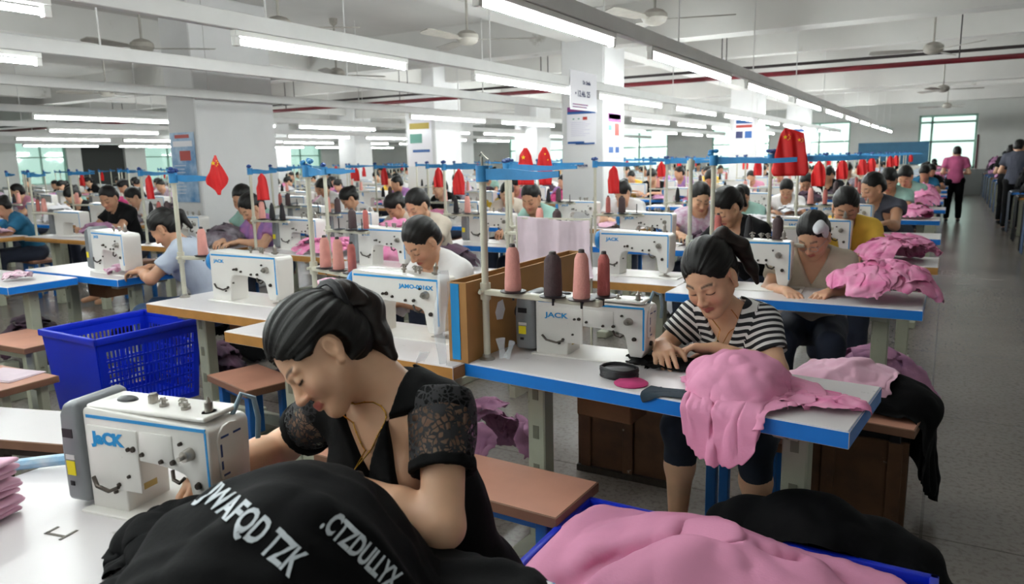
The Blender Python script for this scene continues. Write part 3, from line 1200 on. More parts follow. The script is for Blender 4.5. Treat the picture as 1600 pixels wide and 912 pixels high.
def thread_stand(x, y, label, rz=0.0, bar=.5, top=1.455, barz=1.015, arm=.3, ribbon=True, lod=0, trays=(), z0=.762):
    root = empty('thread_stand', (x, y, 0), rz, label, 'thread stand', 'thread stands')
    r = .0125
    b = MB(); b.cyl((0, 0, z0), (0, 0, top), r, n=14 if lod == 0 else 8)
    b.cyl((0, 0, top - .06), (0, 0, top - .01), r * 1.7, n=12)
    b.build('pole', M_POLE, root)
    if lod < 2:
        b = MB(); b.lathe([(.028, z0), (.028, z0 + .004), (.018, z0 + .010), (.016, z0 + .02)], n=14); b.build('base_flange', M_STEEL, root)
        b = MB(); b.cyl((0, 0, barz - .03), (0, 0, barz + .03), .019, n=12); b.cyl((0, 0, barz), (0, -.035, barz), .007, n=8); b.build('clamp', M_POLE, root)
    b = MB(); b.box(-.02, bar, -.016, .016, barz - .012, barz + .008)
    b.build('spool_bar', M_POLE, root, bevel=.003, seg=1)
    for (tx, ty) in trays:
        b = MB(); b.lathe([(.008, barz + .008), (.044, barz + .010), (.046, barz + .014), (.012, barz + .018)], (tx, ty, 0), n=20)
        b.cyl((tx, ty, barz - .02), (tx, ty, barz + .09), .004, n=6)
        b.cyl((tx, 0, barz - .0), (tx, ty, barz - .0), .006, n=6)
        b.build('spool_tray', M_BLACK, root)
    if ribbon:
        n = 14
        b = MB()
        vs = []
        for i in range(n + 1):
            u = i / n
            hh = .019 * (1 - .4 * u) * (1 + .12 * math.sin(5 * u + x * 9))
            zc = top - .028 - .006 * math.sin(u * 2.4) + .0015 * math.sin(u * 9 + x)
            yy = .006 * math.sin(u * 6 + x * 5)
            xx = .02 + u * arm
            for (dy, dz) in ((-.004, -hh), (.004, -hh), (.004, hh), (-.004, hh)):
                vs.append((xx, yy + dy, zc + dz))
        fs = []
        for i in range(n):
            for k in range(4): fs.append((i * 4 + k, i * 4 + (k + 1) % 4, i * 4 + 4 + (k + 1) % 4, i * 4 + 4 + k))
        fs += [(0, 1, 2, 3), (n * 4 + 3, n * 4 + 2, n * 4 + 1, n * 4)]
        b.add(vs, fs)
        b.cyl((0, 0, top - .055), (0, 0, top), r * 1.85, n=12)
        rb = b.build('blue_ribbon', M_RIB, root, smooth=50)
    if lod >= 1 and ribbon:
        b = MB()
        r_ = random.Random(int(abs(x) * 100) + int(abs(y) * 10))
        for k in range(6):
            a = r_.random() * 6.28; b.sphere((.02 * math.cos(a), .02 * math.sin(a), top + .005 + .02 * r_.random()), (.016, .012, .012), 6, 4)
        b.build('ribbon_knot', M_NAVY if r_.random() < .5 else M_RIB, root)
    if lod == 0:
        b = MB(); b.cyl((0, 0, top), (0, 0, top + .03), .005, n=8); b.tube([(0, 0, top + .02), (-.01, 0, top + .035), (0, 0, top + .045), (.012, 0, top + .033), (.03, 0, top + .02)], .003, n=6)
        b.build('thread_hook', M_STEEL, root)
    return reg(root)


def make_cone(m, r0=.026, r1=.014, h=.125, name='thread_cone'):
    root = empty(name, (0, 0, 0), 0, 'cone of sewing thread', 'thread cone', 'cones of thread on the stands')
    b = MB(); b.lathe([(r0 * .96, 0), (r0, .006), (r0 * .99, .03), (r1 * 1.35, h * .86), (r1 * 1.0, h * .96), (r1 * .7, h)], n=22); b.build('wound_thread', m, root)
    b = MB(); b.lathe([(r1 * .65, h * .98), (r1 * .55, h * 1.07), (r1 * .35, h * 1.08)], n=14); b.build('cone_tip', M_CORE, root)
    return reg(root)


def bench(x, y, rz, w, d, h, label, top=None, leg=None, group='wooden work stools', cat='stool', name='work_stool'):
    root = empty(name, (x, y, 0), rz, label, cat, group)
    b = MB(); b.box(0, w, 0, d, h - .032, h); b.box(.004, w - .004, .004, d - .004, h - .0005, h + .0015, mi=1)
    b.build('seat', [M_WOODD, top or M_WOODT], root, bevel=.003, seg=1)
    for lx in (.05, w - .09):
        for ly in (.03, d - .07):
            l = MB(); l.box(lx, lx + .04, ly, ly + .04, 0, h - .032); l.build('leg', leg or M_BLEG, root, bevel=.003, seg=1)
    for y0, y1 in ((.045, .06), (d - .055, d - .04)):
        b = MB(); b.box(.06, w - .06, y0, y1, h - .075, h - .035); b.build('rail', leg or M_BLEG, root)
    return reg(root)


def crate(x, y, rz, w, d, h, label, ribs=True, writing=False):
    root = empty('plastic_crate', (x, y, 0), rz, label, 'crate')
    b = MB()
    t = .008
    tp = .03     # taper
    # walls as frames with vertical bars (lattice)
    def wall(p0, p1, q0, q1, nv, nh, solid_l=.0):
        """p0,p1 bottom corners, q0,q1 top corners"""
        p0, p1, q0, q1 = map(Vector, (p0, p1, q0, q1))
        def P(u, v): return p0.lerp(p1, u).lerp(q0.lerp(q1, u), v)
        nm = (p1 - p0).cross(q0 - p0).normalized() * t
        def quad(u0, u1, v0, v1):
            a = [P(u0, v0), P(u1, v0), P(u1, v1), P(u0, v1)]
            vs = [tuple(v) for v in a] + [tuple(v + nm) for v in a]
            b.add(vs, [(0, 1, 2, 3), (7, 6, 5, 4), (0, 4, 5, 1), (1, 5, 6, 2), (2, 6, 7, 3), (3, 7, 4, 0)])
        quad(0, 1, 0, .07); quad(0, 1, .84, 1)
        quad(0, .06 + solid_l, .07, .84); quad(.94, 1, .07, .84)
        if nv == 0:
            quad(.06, .94, .07, .84)
            return
        for k in range(1, nh): quad(.06 + solid_l, .94, .07 + .77 * k / nh - .012, .07 + .77 * k / nh + .012)
        for k in range(1, nv):
            u = .06 + solid_l + (.88 - solid_l) * k / nv
            quad(u - .006, u + .006, .07, .84)
    B = [(tp, tp, 0), (w - tp, tp, 0), (w - tp, d - tp, 0), (tp, d - tp, 0)]
    T = [(0, 0, h), (w, 0, h), (w, d, h), (0, d, h)]
    wall(B[0], B[1], T[0], T[1], 0 if writing else 20, 6)
    wall(B[1], B[2], T[1], T[2], 22, 6)
    wall(B[2], B[3], T[2], T[3], 16, 6)
    wall(B[3], B[0], T[3], T[0], 22, 6)
    b.box(tp, w - tp, tp, d - tp, 0, .01)
    b.build('crate_body', M_CRATE, root, smooth=0)
    r = MB()
    e = .018
    r.box(-e, w + e, -e, .004, h - .03, h + .006); r.box(-e, w + e, d - .004, d + e, h - .03, h + .006)
    r.box(-e, .004, -e, d + e, h - .03, h + .006); r.box(w - .004, w + e, -e, d + e, h - .03, h + .006)
    r.build('rim', M_CRATE, root, bevel=.004, seg=2)
    if writing:
        Mx = Matrix.Rotation(PI / 2 - math.atan2(tp, h), 4, 'X')
        for (tx, zz, sz) in (('ZB', .42, .05), ('601', .34, .04), ('W-LEIDN', .18, .05)):
            Mm = Mx.copy(); Mm.translation = Vector((w * .45, tp * (1 - zz / h) - .003, zz))
            text_obj(tx, sz, mat('crate_print', '#9c9c9a', .6), root, Mm, 'lettering', bold=.001)
    return reg(root)
# ================================================================ people
def skin_mat(name, col, lip='#bb6a60'):
    t = NT(name)
    b = t.b
    f = t.noise(18, 4)
    c = h2(col)
    base = t.ramp(f, [(.3, tuple(x * .90 for x in c)), (.7, c)])
    def amask(attr, prev, colr):
        a = t.n('ShaderNodeAttribute', attribute_name=attr)
        mx = t.n('ShaderNodeMix', data_type='RGBA')
        t.l(a.outputs['Fac'], mx.inputs[0]); t.l(prev, mx.inputs[6])
        mx.inputs[7].default_value = (*h2(colr), 1)
        return mx.outputs[2]
    o = amask('lip', base, lip)
    o = amask('blush', o, '#c98672')
    o = amask('brow', o, '#221815')
    t.l(o, b.inputs['Base Color'])
    b.inputs['Roughness'].default_value = .48
    b.inputs['Specular IOR Level'].default_value = .42
    b.inputs['Subsurface Weight'].default_value = .12
    b.inputs['Subsurface Radius'].default_value = (.012, .005, .003)
    b.inputs['Subsurface Scale'].default_value = 1.0
    return t.m


def hair_mat(name, col, col2):
    t = NT(name)
    a = t.n('ShaderNodeAttribute', attribute_name='strand')
    cmb = t.n('ShaderNodeCombineXYZ')
    t.l(a.outputs['Fac'], cmb.inputs['X'])
    n = t.noise(1.0, 5, .7, cmb.outputs[0])
    c = t.ramp(n, [(.35, h2(col)), (.7, h2(col2))])
    t.l(c, t.b.inputs['Base Color'])
    t.b.inputs['Roughness'].default_value = .42
    t.b.inputs['Specular IOR Level'].default_value = .30
    t.bump(n, .45, .004)
    return t.m


def knit_mat(name, col, var=.1, rough=.85):
    return mat(name, col, rough, var=var, vscale=12, bump=.15, bscale=60, spec=.15)


def stripe_mat():
    t = NT('black_and_white_striped_jersey')
    a = t.n('ShaderNodeAttribute', attribute_name='band')
    n = t.noise(9, 2)
    m1 = t.n('ShaderNodeMath', operation='MULTIPLY_ADD'); m1.inputs[1].default_value = .010; 
    t.l(n, m1.inputs[0]); t.l(a.outputs['Fac'], m1.inputs[2])
    m2 = t.n('ShaderNodeMath', operation='MULTIPLY'); m2.inputs[1].default_value = 2 * PI / .0215
    t.l(m1.outputs[0], m2.inputs[0])
    m3 = t.n('ShaderNodeMath', operation='SINE'); t.l(m2.outputs[0], m3.inputs[0])
    m4 = t.n('ShaderNodeMath', operation='MULTIPLY_ADD'); m4.inputs[1].default_value = .5; m4.inputs[2].default_value = .5
    t.l(m3.outputs[0], m4.inputs[0])
    c = t.ramp(m4.outputs[0], [(.50, h2('#17161c')), (.58, h2('#dad8d6'))])
    t.l(c, t.b.inputs['Base Color'])
    t.b.inputs['Roughness'].default_value = .85
    return t.m


def lace_mat():
    t = NT('black_lace')
    v = t.coords()
    vo = t.n('ShaderNodeTexVoronoi', feature='DISTANCE_TO_EDGE'); vo.inputs['Scale'].default_value = 75
    nz = t.n('ShaderNodeTexNoise'); nz.inputs['Scale'].default_value = 30; t.l(v, nz.inputs['Vector'])
    mxv = t.n('ShaderNodeMix', data_type='VECTOR'); mxv.inputs[0].default_value = .03
    t.l(v, mxv.inputs[4]); t.l(nz.outputs['Color'], mxv.inputs[5])
    t.l(mxv.outputs[1], vo.inputs['Vector'])
    r = t.ramp(vo.outputs['Distance'], [(.09, (1, 1, 1)), (.13, (.30, .30, .30))])
    bl = t.ramp(t.noise(34, 3, .6, v), [(.52, (0, 0, 0)), (.56, (1, 1, 1))])
    ma = t.n('ShaderNodeMath', operation='MAXIMUM')
    t.l(r, ma.inputs[0]); t.l(bl, ma.inputs[1])
    t.l(ma.outputs[0], t.b.inputs['Alpha'])
    t.b.inputs['Base Color'].default_value = (.012, .011, .013, 1)
    t.b.inputs['Roughness'].default_value = .8
    return t.m


SK1 = skin_mat('skin_light', '#dcae8e')
SK2 = skin_mat('skin_tan', '#c09072')
SK3 = skin_mat('skin_mid', '#cfa082')
HAIRB = hair_mat('hair_black', '#060505', '#14100e')
HAIRD = hair_mat('hair_dark_brown', '#0e0908', '#2a1a14')
M_GOLD = mat('gold', '#d8a548', .25, metal=1)


def bend_hand(F, w, f, n, s, S=1.0, curls=(18, 30, 20), spread=.10, thumb=(.55, .8), fat=1.0, thumb_n=.25):
    """palm with five fingers. w wrist, f finger direction, n palm normal, s thumb side"""
    f = nrm(f); n = nrm(n - np.dot(n, f) * f); s = nrm(s - np.dot(s, f) * f - np.dot(s, n) * n)
    offs = [.029, .0095, -.0095, -.028]
    lens = [(.042, .025, .021), (.046, .029, .022), (.043, .027, .021), (.033, .020, .019)]
    kn = []
    for i, o in enumerate(offs):
        k = w + (f * (.083 - .006 * abs(i - 1)) + s * o - n * .004) * S
        kn.append(k)
        F.cap(w + s * o * .45 * S, k, .0145 * S * fat, .0115 * S * fat, k=.012)
    F.ell(w + f * .05 * S + n * .006 * S, (.033 * S, .033 * S, .013 * S), np.stack([s, f, n], 1), k=.012)
    for i, k in enumerate(kn):
        d = nrm(f + s * spread * (1.5 - i) * .8)
        p = k
        ang = 0
        r = [.0098, .0088, .0080, .0066]
        for j in range(3):
            ang += math.radians(curls[j] * (1 + .12 * (i - 1)))
            dd = d * math.cos(ang) + n * math.sin(ang)
            q = p + dd * lens[i][j] * S
            F.cap(p, q, r[j] * S * fat * (.92 if i == 3 else 1), r[j + 1] * S * fat * (.92 if i == 3 else 1), k=.003)
            p = q
    b = w + (f * .022 + s * .022 + n * .006) * S
    m = b + nrm(f * thumb[0] + s * thumb[1] + n * thumb_n) * .040 * S
    e = m + nrm(f * (thumb[0] + .35) + s * thumb[1] * .5 + n * (thumb_n + .1)) * .030 * S
    t = e + nrm(f + s * .15 + n * (thumb_n + .2)) * .024 * S
    F.cap(b, m, .016 * S, .0118 * S, k=.012); F.cap(m, e, .0112 * S, .0098 * S, k=.003); F.cap(e, t, .0096 * S, .0075 * S, k=.003)


def head_prims(F, c, f, u, s=1.0, ear=True, detail=True):
    f = nrm(f); u = nrm(u - np.dot(u, f) * f); r = np.cross(f, u)
    R = np.stack([r, f, u], 1)
    L = lambda x, y, z: c + R @ V3(x, y, z) * s
    E = lambda x, y, z, a, b, d, k=.01, op='u': F.ell(L(x, y, z), (a * s, b * s, d * s), R, k * s, op)
    E(0, -.010, .036, .073, .091, .083)
    E(0, .030, -.026, .060, .056, .080, .03)
    F.cap(L(-.050, .004, -.042), L(-.014, .062, -.090), .020 * s, .017 * s, .025 * s)
    F.cap(L(.050, .004, -.042), L(.014, .062, -.090), .020 * s, .017 * s, .025 * s)
    E(0, .066, -.094, .022, .018, .016, .02)
    for q in (-1, 1):
        E(q * .036, .056, -.030, .026, .024, .026, .02)
    if detail:
        for q in (-1, 1):
            E(q * .031, .094, .004, .018, .013, .012, .014, 's')
            E(q * .031, .0715, .002, .0165, .0145, .0125, .004)
            F.cap(L(q * .014, .082, .020), L(q * .047, .070, .021), .0065 * s, .005 * s, .012 * s)
            E(q * .0125, .0935, -.033, .0085, .010, .0075, .006)
        F.cap(L(0, .080, .010), L(0, .1035, -.027), .0065 * s, .0095 * s, .012 * s)
        E(0, .103, -.031, .009, .008, .008, .006)
        # lips
        for q in (-1, 1):
            F.cap(L(0, .0895, -.0565), L(q * .021, .080, -.0605), .0050 * s, .003 * s, .006 * s)
            F.cap(L(0, .0880, -.0665), L(q * .019, .079, -.0625), .0060 * s, .003 * s, .006 * s)
        F.cap(L(-.020, .0890, -.0612), L(.020, .0890, -.0612), .0012 * s, .0012 * s, .003 * s, 's')
    else:
        F.cap(L(0, .080, .008), L(0, .1, -.028), .009 * s, .012 * s, .012 * s)
    if ear:
        for q in (-1, 1):
            E(q * .077, -.011, -.004, .0085, .0175, .029, .006)
            if detail:
                E(q * .0865, -.006, .001, .0085, .0105, .018, .003, 's')
                E(q * .078, -.004, -.034, .0075, .009, .010, .006)
    return R, L


def face_attrs(V, c, R, s=1.0):
    Q = ((V - c) @ R) / s
    x, y, z = np.abs(Q[:, 0]), Q[:, 1], Q[:, 2]
    sm = lambda e0, e1, v: np.clip((v - e0) / (e1 - e0), 0, 1)
    lip = sm(.0105, .0085, np.abs(z + .0615) / np.sqrt(np.clip(1 - (x / .026) ** 2, .05, 1)) * 1.0) * (x < .0235) * (y > .070)
    br = .9 * sm(.0056, .0018, np.abs(z - (.0255 + .004 * np.sin(np.clip((x - .012) / .04, 0, 1) * PI)))) * (x > .013) * (x < .047) * (y > .05)
    lash = sm(.0036, .0016, np.abs(z + .0045 - .25 * (x - .031) ** 2 * 30)) * (x > .016) * (x < .047) * (y > .06)
    bl = np.exp(-(((x - .038) / .022) ** 2 + ((z + .032) / .022) ** 2)) * (y > .03) * .55
    bl = np.maximum(bl, .5 * np.exp(-(((x) / .012) ** 2 + ((z + .03) / .012) ** 2)) * (y > .09))
    near = (np.linalg.norm(Q, axis=1) < .16)
    return {'lip': lip * near, 'brow': np.maximum(br, lash) * near, 'blush': bl * near}


def hair_mesh(F, c, R, res, mats, name, parent, pole=(0, -.09, .03), s=1.0, disp_a=.0025, seed=0, part=None):
    def disp(P):
        Q = (P - c) @ R
        d = Q - V3(*pole)
        ang = np.arctan2(d[:, 0], d[:, 2]) * 14
        return disp_a * vnoise(np.stack([ang, d[:, 1] * 6, d[:, 1] * 0], 1), 1.0, seed)
    V, Fc = F.mesh(res, disp)
    Q = (V - c) @ R
    d = Q - V3(*pole)
    strand = np.arctan2(d[:, 0], d[:, 2]) * 26 + np.linalg.norm(d, axis=1) * 14
    me = np_mesh(name, V, Fc, mats, attrs={'strand': strand})
    return link_mesh(name, me, parent)


def hair_cap(F, c, R, s=1.0, th=.016, hairline=.0, back=True, short=False, low=-.075):
    L = lambda x, y, z: c + R @ V3(x, y, z) * s
    F.ell(L(0, -.019, .042), (.0735 * s + th * .62, .086 * s + th, .084 * s + th * .9), R, .01)
    F.ell(L(0, -.055, -.010), (.064 * s + th * .4, .050 * s + th * .6, .062 * s), R, .03)
    # uncover the face, the ears and the nape
    def cut(X):
        Q = ((X - c) @ R) / s
        x, y, z = Q[:, 0], Q[:, 1], Q[:, 2]
        ax = np.abs(x)
        # hairline: forehead edge rises in the middle
        zl = .072 + hairline - 13.0 * ax ** 2 + .003 * np.sin(ax * 260)
        yl = .006 + .9 * np.clip(z - .012, 0, .05)
        face = np.minimum(y - yl, (zl - z))
        yb = -.004 + .0 * z
        face2 = np.minimum(y - yb + .0, -.002 - z)           # in front of the ear, below temple
        earhole = .036 - np.sqrt(((ax - .085) * .8) ** 2 + (y + .006) ** 2 + (z + .010) ** 2 * .75)
        nape = (low - z) if not short else (-.055 - z)
        return -np.maximum.reduce([face, face2, earhole, nape])
    F.fn(cut, .012, 's')
    return L


def torso_prims(F, J, g=0.0, bust=.0, w=1.0, k=.05, hips=True):
    up = nrm(J['nb'] - J['pelvis']); rt = nrm(J['shR'] - J['shL'])
    fw = nrm(np.cross(up, rt)); rt = nrm(np.cross(fw, up))
    upc = nrm(J['nb'] - J['chest']); fwc = nrm(np.cross(upc, nrm(J['shR'] - J['shL']))); rtc = nrm(np.cross(fwc, upc))
    Rt = np.stack([rt, fw, up], 1); Rc = np.stack([rtc, fwc, upc], 1)
    J['Rt'] = Rt; J['Rc'] = Rc
    F.ell(J['pelvis'], (.165 * w + g, .118 * w + g, .11 + g), Rt, k)
    F.ell(J['waist'], (.128 * w + g, .098 * w + g, .13 + g), Rt, .08)
    F.ell(J['chest'], (.145 * w + g, .104 * w + g, .145 + g), Rc, .08)
    if bust:
        for q in (-1, 1):
            F.ell(J['chest'] + Rc @ V3(q * .066, .062, -.012), (.056 + g, .052 * (1 + bust) + g, .055 + g), Rc, .04)
    m = (J['shL'] + J['shR']) / 2
    F.cap(J['shL'], J['shR'], .046 * w + g, .046 * w + g, .05)
    F.ell((J['chest'] + m) / 2 + Rc @ V3(0, -.02, .02), (.15 * w + g, .075 * w + g, .10 + g), Rc, .05)
    for sh in ('shL', 'shR'):
        F.cap(J['nb'] + (0, 0, .012), J['nb'] * .35 + J[sh] * .65 + V3(0, 0, .012), .032 * w + g, .030 * w + g, .04)


def body(J, name, parent, skin, res=.004, hres=None, legs=True, bust=.15, w=1.0, hs=1.0, detail=True, neck=.052, hand_kw=(None, None), clothed_g=-.006, arm=1.0):
    F = Fig()
    torso_prims(F, J, clothed_g, bust, w)
    c = J['head']
    Rh, L = None, None
    F.cap(J['nb'] - V3(0, 0, .01), c + nrm(J['hu']) * -.045 - nrm(J['hf']) * .018, neck, neck * .92, .035)
    Rh, L = head_prims(F, c, J['hf'], J['hu'], hs, detail=detail)
    for sd in 'LR':
        F.cap(J['sh' + sd], J['el' + sd], .047 * arm, .037 * arm, .03)
        F.ell(J['sh' + sd], .050 * arm, None, .03)
        F.cap(J['el' + sd], J['el' + sd] * .6 + J['wr' + sd] * .4, .037 * arm, .036 * arm, .02)
        F.cap(J['el' + sd] * .6 + J['wr' + sd] * .4, J['wr' + sd], .036 * arm, .0235 * arm, .02)
        f = nrm(J['hd' + sd]); n = nrm(J['hn' + sd])
        sdv = np.cross(f, n) if sd == 'R' else np.cross(n, f)
        kw = hand_kw[0 if sd == 'L' else 1] or {}
        if detail:
            bend_hand(F, J['wr' + sd], f, n, sdv, **kw)
        else:
            w0 = J['wr' + sd]
            bend_hand(F, w0, f, n, sdv, fat=1.15, **kw)
    if legs:
        for sd in 'LR':
            F.cap(J['hip' + sd], J['kn' + sd], .082, .056, .05)
            F.cap(J['kn' + sd], J['kn' + sd] * .6 + J['an' + sd] * .4, .054, .052, .03)
            F.cap(J['kn' + sd] * .6 + J['an' + sd] * .4, J['an' + sd], .052, .034, .03)
            ft = J.get('ft' + sd, J['an' + sd] + V3(0, -.13, -.045))
            F.cap(J['an' + sd] - V3(0, 0, .03), ft, .034, .026, .02)
    V, Fc = F.mesh(res)
    at = face_attrs(V, c, Rh, hs) if detail else None
    me = np_mesh(name, V, Fc, skin, attrs=at)
    o = link_mesh(name, me, parent)
    return o, Rh, L


def shirt(J, name, parent, m, res=.006, g=.010, bust=.15, w=1.0, sleeve=.55, neckcut=None, hem=None, wrinkle=.006, band=False, sg=.012, arm=1.0, k=.05, seed=0, vest=False, collar=False):
    F = Fig()
    torso_prims(F, J, g, bust, w, k)
    if not vest:
        for sd in 'LR':
            a, b = J['sh' + sd], J['el' + sd]
            e = a + (b - a) * sleeve
            F.cap(a, e, .049 * arm + sg, (.049 - .008 * sleeve) * arm + sg * 1.5, .035)
            if sleeve > .95:
                e2 = b + (J['wr' + sd] - b) * min(sleeve - 1 + .0, .85) if sleeve > 1 else b
                F.cap(b, e2, .042 * arm + sg, .030 * arm + sg, .03)
    Rt = J['Rc']; nb = J['nb']
    # flat end of each sleeve, neck opening
    def cut(X):
        outs = []
        if not vest and sleeve <= 1:
            for sd in 'LR':
                a, b = J['sh' + sd], J['el' + sd]
                d = nrm(b - a); t = (X - a) @ d - np.linalg.norm(b - a) * sleeve
                near = .11 - np.linalg.norm(X - a - np.clip((X - a) @ d, 0, .5)[:, None] * d, axis=1)
                outs.append(np.minimum(t, near))
        if vest:
            for sd in 'LR':
                outs.append(.062 - np.linalg.norm((X - J['sh' + sd]), axis=1))
        Q = (X - nb) @ Rt
        if neckcut: outs.append(neckcut(Q))
        if hem is not None: outs.append(hem - X[:, 2])
        return -np.maximum.reduce(outs)
    F.fn(cut, .004, 's')
    def disp(P):
        return wrinkle * (vnoise(P * V3(1, 1, .55), 13, seed) + .5 * vnoise(P * V3(1.2, 1, .5), 27, seed + 3)) + wrinkle * .8 * np.abs(vnoise(P * V3(.7, .7, 1.3), 9, seed + 9))
    V, Fc = F.mesh(res, disp)
    at = None
    if band:
        # distance along the sleeve or up the body, for woven stripes
        up = nrm(nb - J['waist'])
        bt = (V - nb) @ up
        bb = bt.copy()
        for sd in 'LR':
            a, b = J['sh' + sd], J['el' + sd]
            d = nrm(b - a); out = nrm(J['sh' + sd] - nb)
            t = (V - a) @ d
            ds = np.linalg.norm(V - a - np.clip(t, 0, 1)[:, None] * d, axis=1)
            wgt = (((V - a) @ out) > -.035) & (ds < .085) & (t > -.06)
            bb = np.where(wgt, -t * 1.0 + .003, bb)
        at = {'band': bb}
    me = np_mesh(name, V, Fc, m, attrs=at)
    return link_mesh(name, me, parent)


def trousers(J, name, parent, m, res=.010, w=1.0, g=.012, shorts=1.0, seed=0):
    F = Fig()
    F.ell(J['pelvis'], (.168 * w + g, .122 * w + g, .115 + g), None, .05)
    for sd in 'LR':
        F.cap(J['hip' + sd], J['kn' + sd], .082 + g, .060 + g, .05)
        e = J['kn' + sd] + (J['an' + sd] - J['kn' + sd]) * (shorts * .92)
        F.cap(J['kn' + sd], e, .058 + g, .046 + g, .03)
    def cut(X): return -(X[:, 2] - (J['pelvis'][2] + .12))
    F.fn(cut, .004, 's')
    def disp(P): return .005 * vnoise(P, 14, seed)
    V, Fc = F.mesh(res, disp)
    return link_mesh(name, np_mesh(name, V, Fc, m), parent)


def shoes(J, parent, m, res=.010):
    F = Fig()
    for sd in 'LR':
        a = J['an' + sd]; ft = J.get('ft' + sd, a + V3(0, -.13, -.045))
        F.cap(V3(a[0], a[1] + .02, .038), V3(ft[0], ft[1], .034), .038, .034, .02)
    def cut(X): return X[:, 2] - .002
    F.fn(cut, .004, 's')
    V, Fc = F.mesh(res)
    return link_mesh('shoes', np_mesh('shoes', V, Fc, m), parent)


def vneck(depth=.16, width=.075, backd=.02):
    def f(Q):
        x, y, z = np.abs(Q[:, 0]), Q[:, 1], Q[:, 2]
        hw = np.clip((z + depth) / depth, 0, 1.4) * width
        front = np.minimum(hw - x, z + depth)
        front = np.minimum(front, y + .03)
        top = np.minimum(width * .95 - np.sqrt(x * x + (y * .8) ** 2), z + backd)
        return np.maximum(front, top)
    return f


def crew(r=.062, drop=.03):
    def f(Q):
        x, y, z = Q[:, 0], Q[:, 1], Q[:, 2]
        c = r - np.sqrt(x * x + (y - .03) ** 2)
        return np.minimum(c, z + drop + .6 * np.clip(y, 0, 1))
    return f


def seated_joints(pitch=42, yaw=0, lean=.0, hands=(.10, -.47), mirror=1, k=1.0, headx=0.0):
    """local: seat at the origin, facing -y; right hand side of the person is -x"""
    p = math.radians(pitch); a = math.radians(yaw)
    hf = V3(math.sin(a) * math.cos(p), -math.cos(a) * math.cos(p), -math.sin(p))
    hu = V3(math.sin(a) * math.sin(p), -math.cos(a) * math.sin(p), math.cos(p))
    J = dict(pelvis=V3(0, 0, .545), waist=V3(0, -.03 - lean * .3, .70), chest=V3(0, -.085 - lean * .7, .845), nb=V3(headx * .4, -.135 - lean, .965),
             head=V3(headx, -.215 - lean * 1.2, 1.075), hf=hf, hu=hu,
             shR=V3(-.158, -.105 - lean, .925), shL=V3(.158, -.105 - lean, .925),
             elR=V3(-.215, -.27 - lean, .775), elL=V3(.215, -.27 - lean, .775),
             wrR=V3(-hands[0], hands[1], .812), wrL=V3(hands[0], hands[1] + .02, .812),
             hdR=V3(.45, -.85, -.12), hdL=V3(-.45, -.85, -.12), hnR=V3(0, 0, -1), hnL=V3(0, 0, -1),
             hipR=V3(-.09, -.02, .53), hipL=V3(.09, -.02, .53), knR=V3(-.12, -.42, .525), knL=V3(.12, -.42, .525),
             anR=V3(-.12, -.40, .10), anL=V3(.12, -.40, .10))
    return J
# ================================================================ the nearest figures, posed one by one
def wj(**kw):
    return {k: V3(*v) for k, v in kw.items()}


def snap(o, pts, off=.003):
    bvh = BVHTree.FromPolygons([v.co for v in o.data.vertices], [tuple(p.vertices) for p in o.data.polygons])
    out = []
    for p in pts:
        loc, nr, _, _ = bvh.find_nearest(Vector(p))
        out.append(loc + nr * off)
    return out


def dense(pts, k=6):
    out = []
    n = len(pts)
    for i in range(n - 1):
        p0, p1, p2, p3 = [Vector(pts[min(max(j, 0), n - 1)]) for j in (i - 1, i, i + 1, i + 2)]
        for s in range(k):
            t = s / k
            out.append(.5 * ((2 * p1) + (p2 - p0) * t + (2 * p0 - 5 * p1 + 4 * p2 - p3) * t * t + (3 * p1 - p0 - 3 * p2 + p3) * t ** 3))
    out.append(Vector(pts[-1]))
    return out


M_LACE = lace_mat()
M_BLKTOP = knit_mat('black_jersey', '#09090a', .2)
M_DENIMD = mat('dark_denim', '#1a2433', .85, var=.3, vscale=18)
M_DENIM = mat('blue_denim', '#2f4666', .85, var=.35, vscale=14)
M_SHOE = mat('shoe_dark', '#221f22', .5)
M_STRIPE = stripe_mat()

# ---- woman in black at the nearest machine
root = empty('person', (-.95, 1.24, 0), 0, 'woman in black top with sheer lace sleeves and gold necklace, bending over the nearest machine', 'person')
J = wj(pelvis=(-.92, 1.27, .53), waist=(-.945, 1.235, .70), chest=(-.985, 1.185, .87), nb=(-1.0, 1.135, 1.035),
       head=(-1.065, 1.055, 1.090), hf=(-.24, -.75, -.62), hu=(-.64, -.38, .66),
       shL=(-.845, 1.15, .975), shR=(-1.155, 1.155, .935), elL=(-.765, 1.03, .805), wrL=(-1.01, 1.02, .845),
       elR=(-1.32, 1.16, .815), wrR=(-1.30, .965, .835), hdL=(-1, -.25, -.12), hnL=(.1, -.25, -1), hdR=(.35, -.9, -.05), hnR=(0, 0, -1),
       hipL=(-.83, 1.25, .52), hipR=(-1.01, 1.25, .52), knL=(-.80, .86, .52), knR=(-1.04, .86, .52), anL=(-.80, .92, .10), anR=(-1.04, .92, .10))
bodyo, Rh, L = body(J, 'body', None, SK1, res=.0034, bust=.25, hs=.94, neck=.047, arm=1.04, hand_kw=(dict(curls=(25, 30, 20)), dict(curls=(25, 30, 20))))
bodyo.parent = root; bodyo.matrix_parent_inverse = Matrix.Translation((.95, -1.24, 0))


def adopt(o, root):
    o.parent = root
    o.matrix_parent_inverse = Matrix.Translation(-root.location) if root.rotation_euler.z == 0 else (Matrix.Translation(root.location) @ Matrix.Rotation(root.rotation_euler.z, 4, 'Z')).inverted()
    return o


sh = adopt(shirt(J, 'top', None, M_BLKTOP, res=.005, g=.012, bust=.3, sleeve=.03, neckcut=vneck(.175, .088), hem=.50, wrinkle=.005, sg=.010, arm=1.04, seed=2), root)
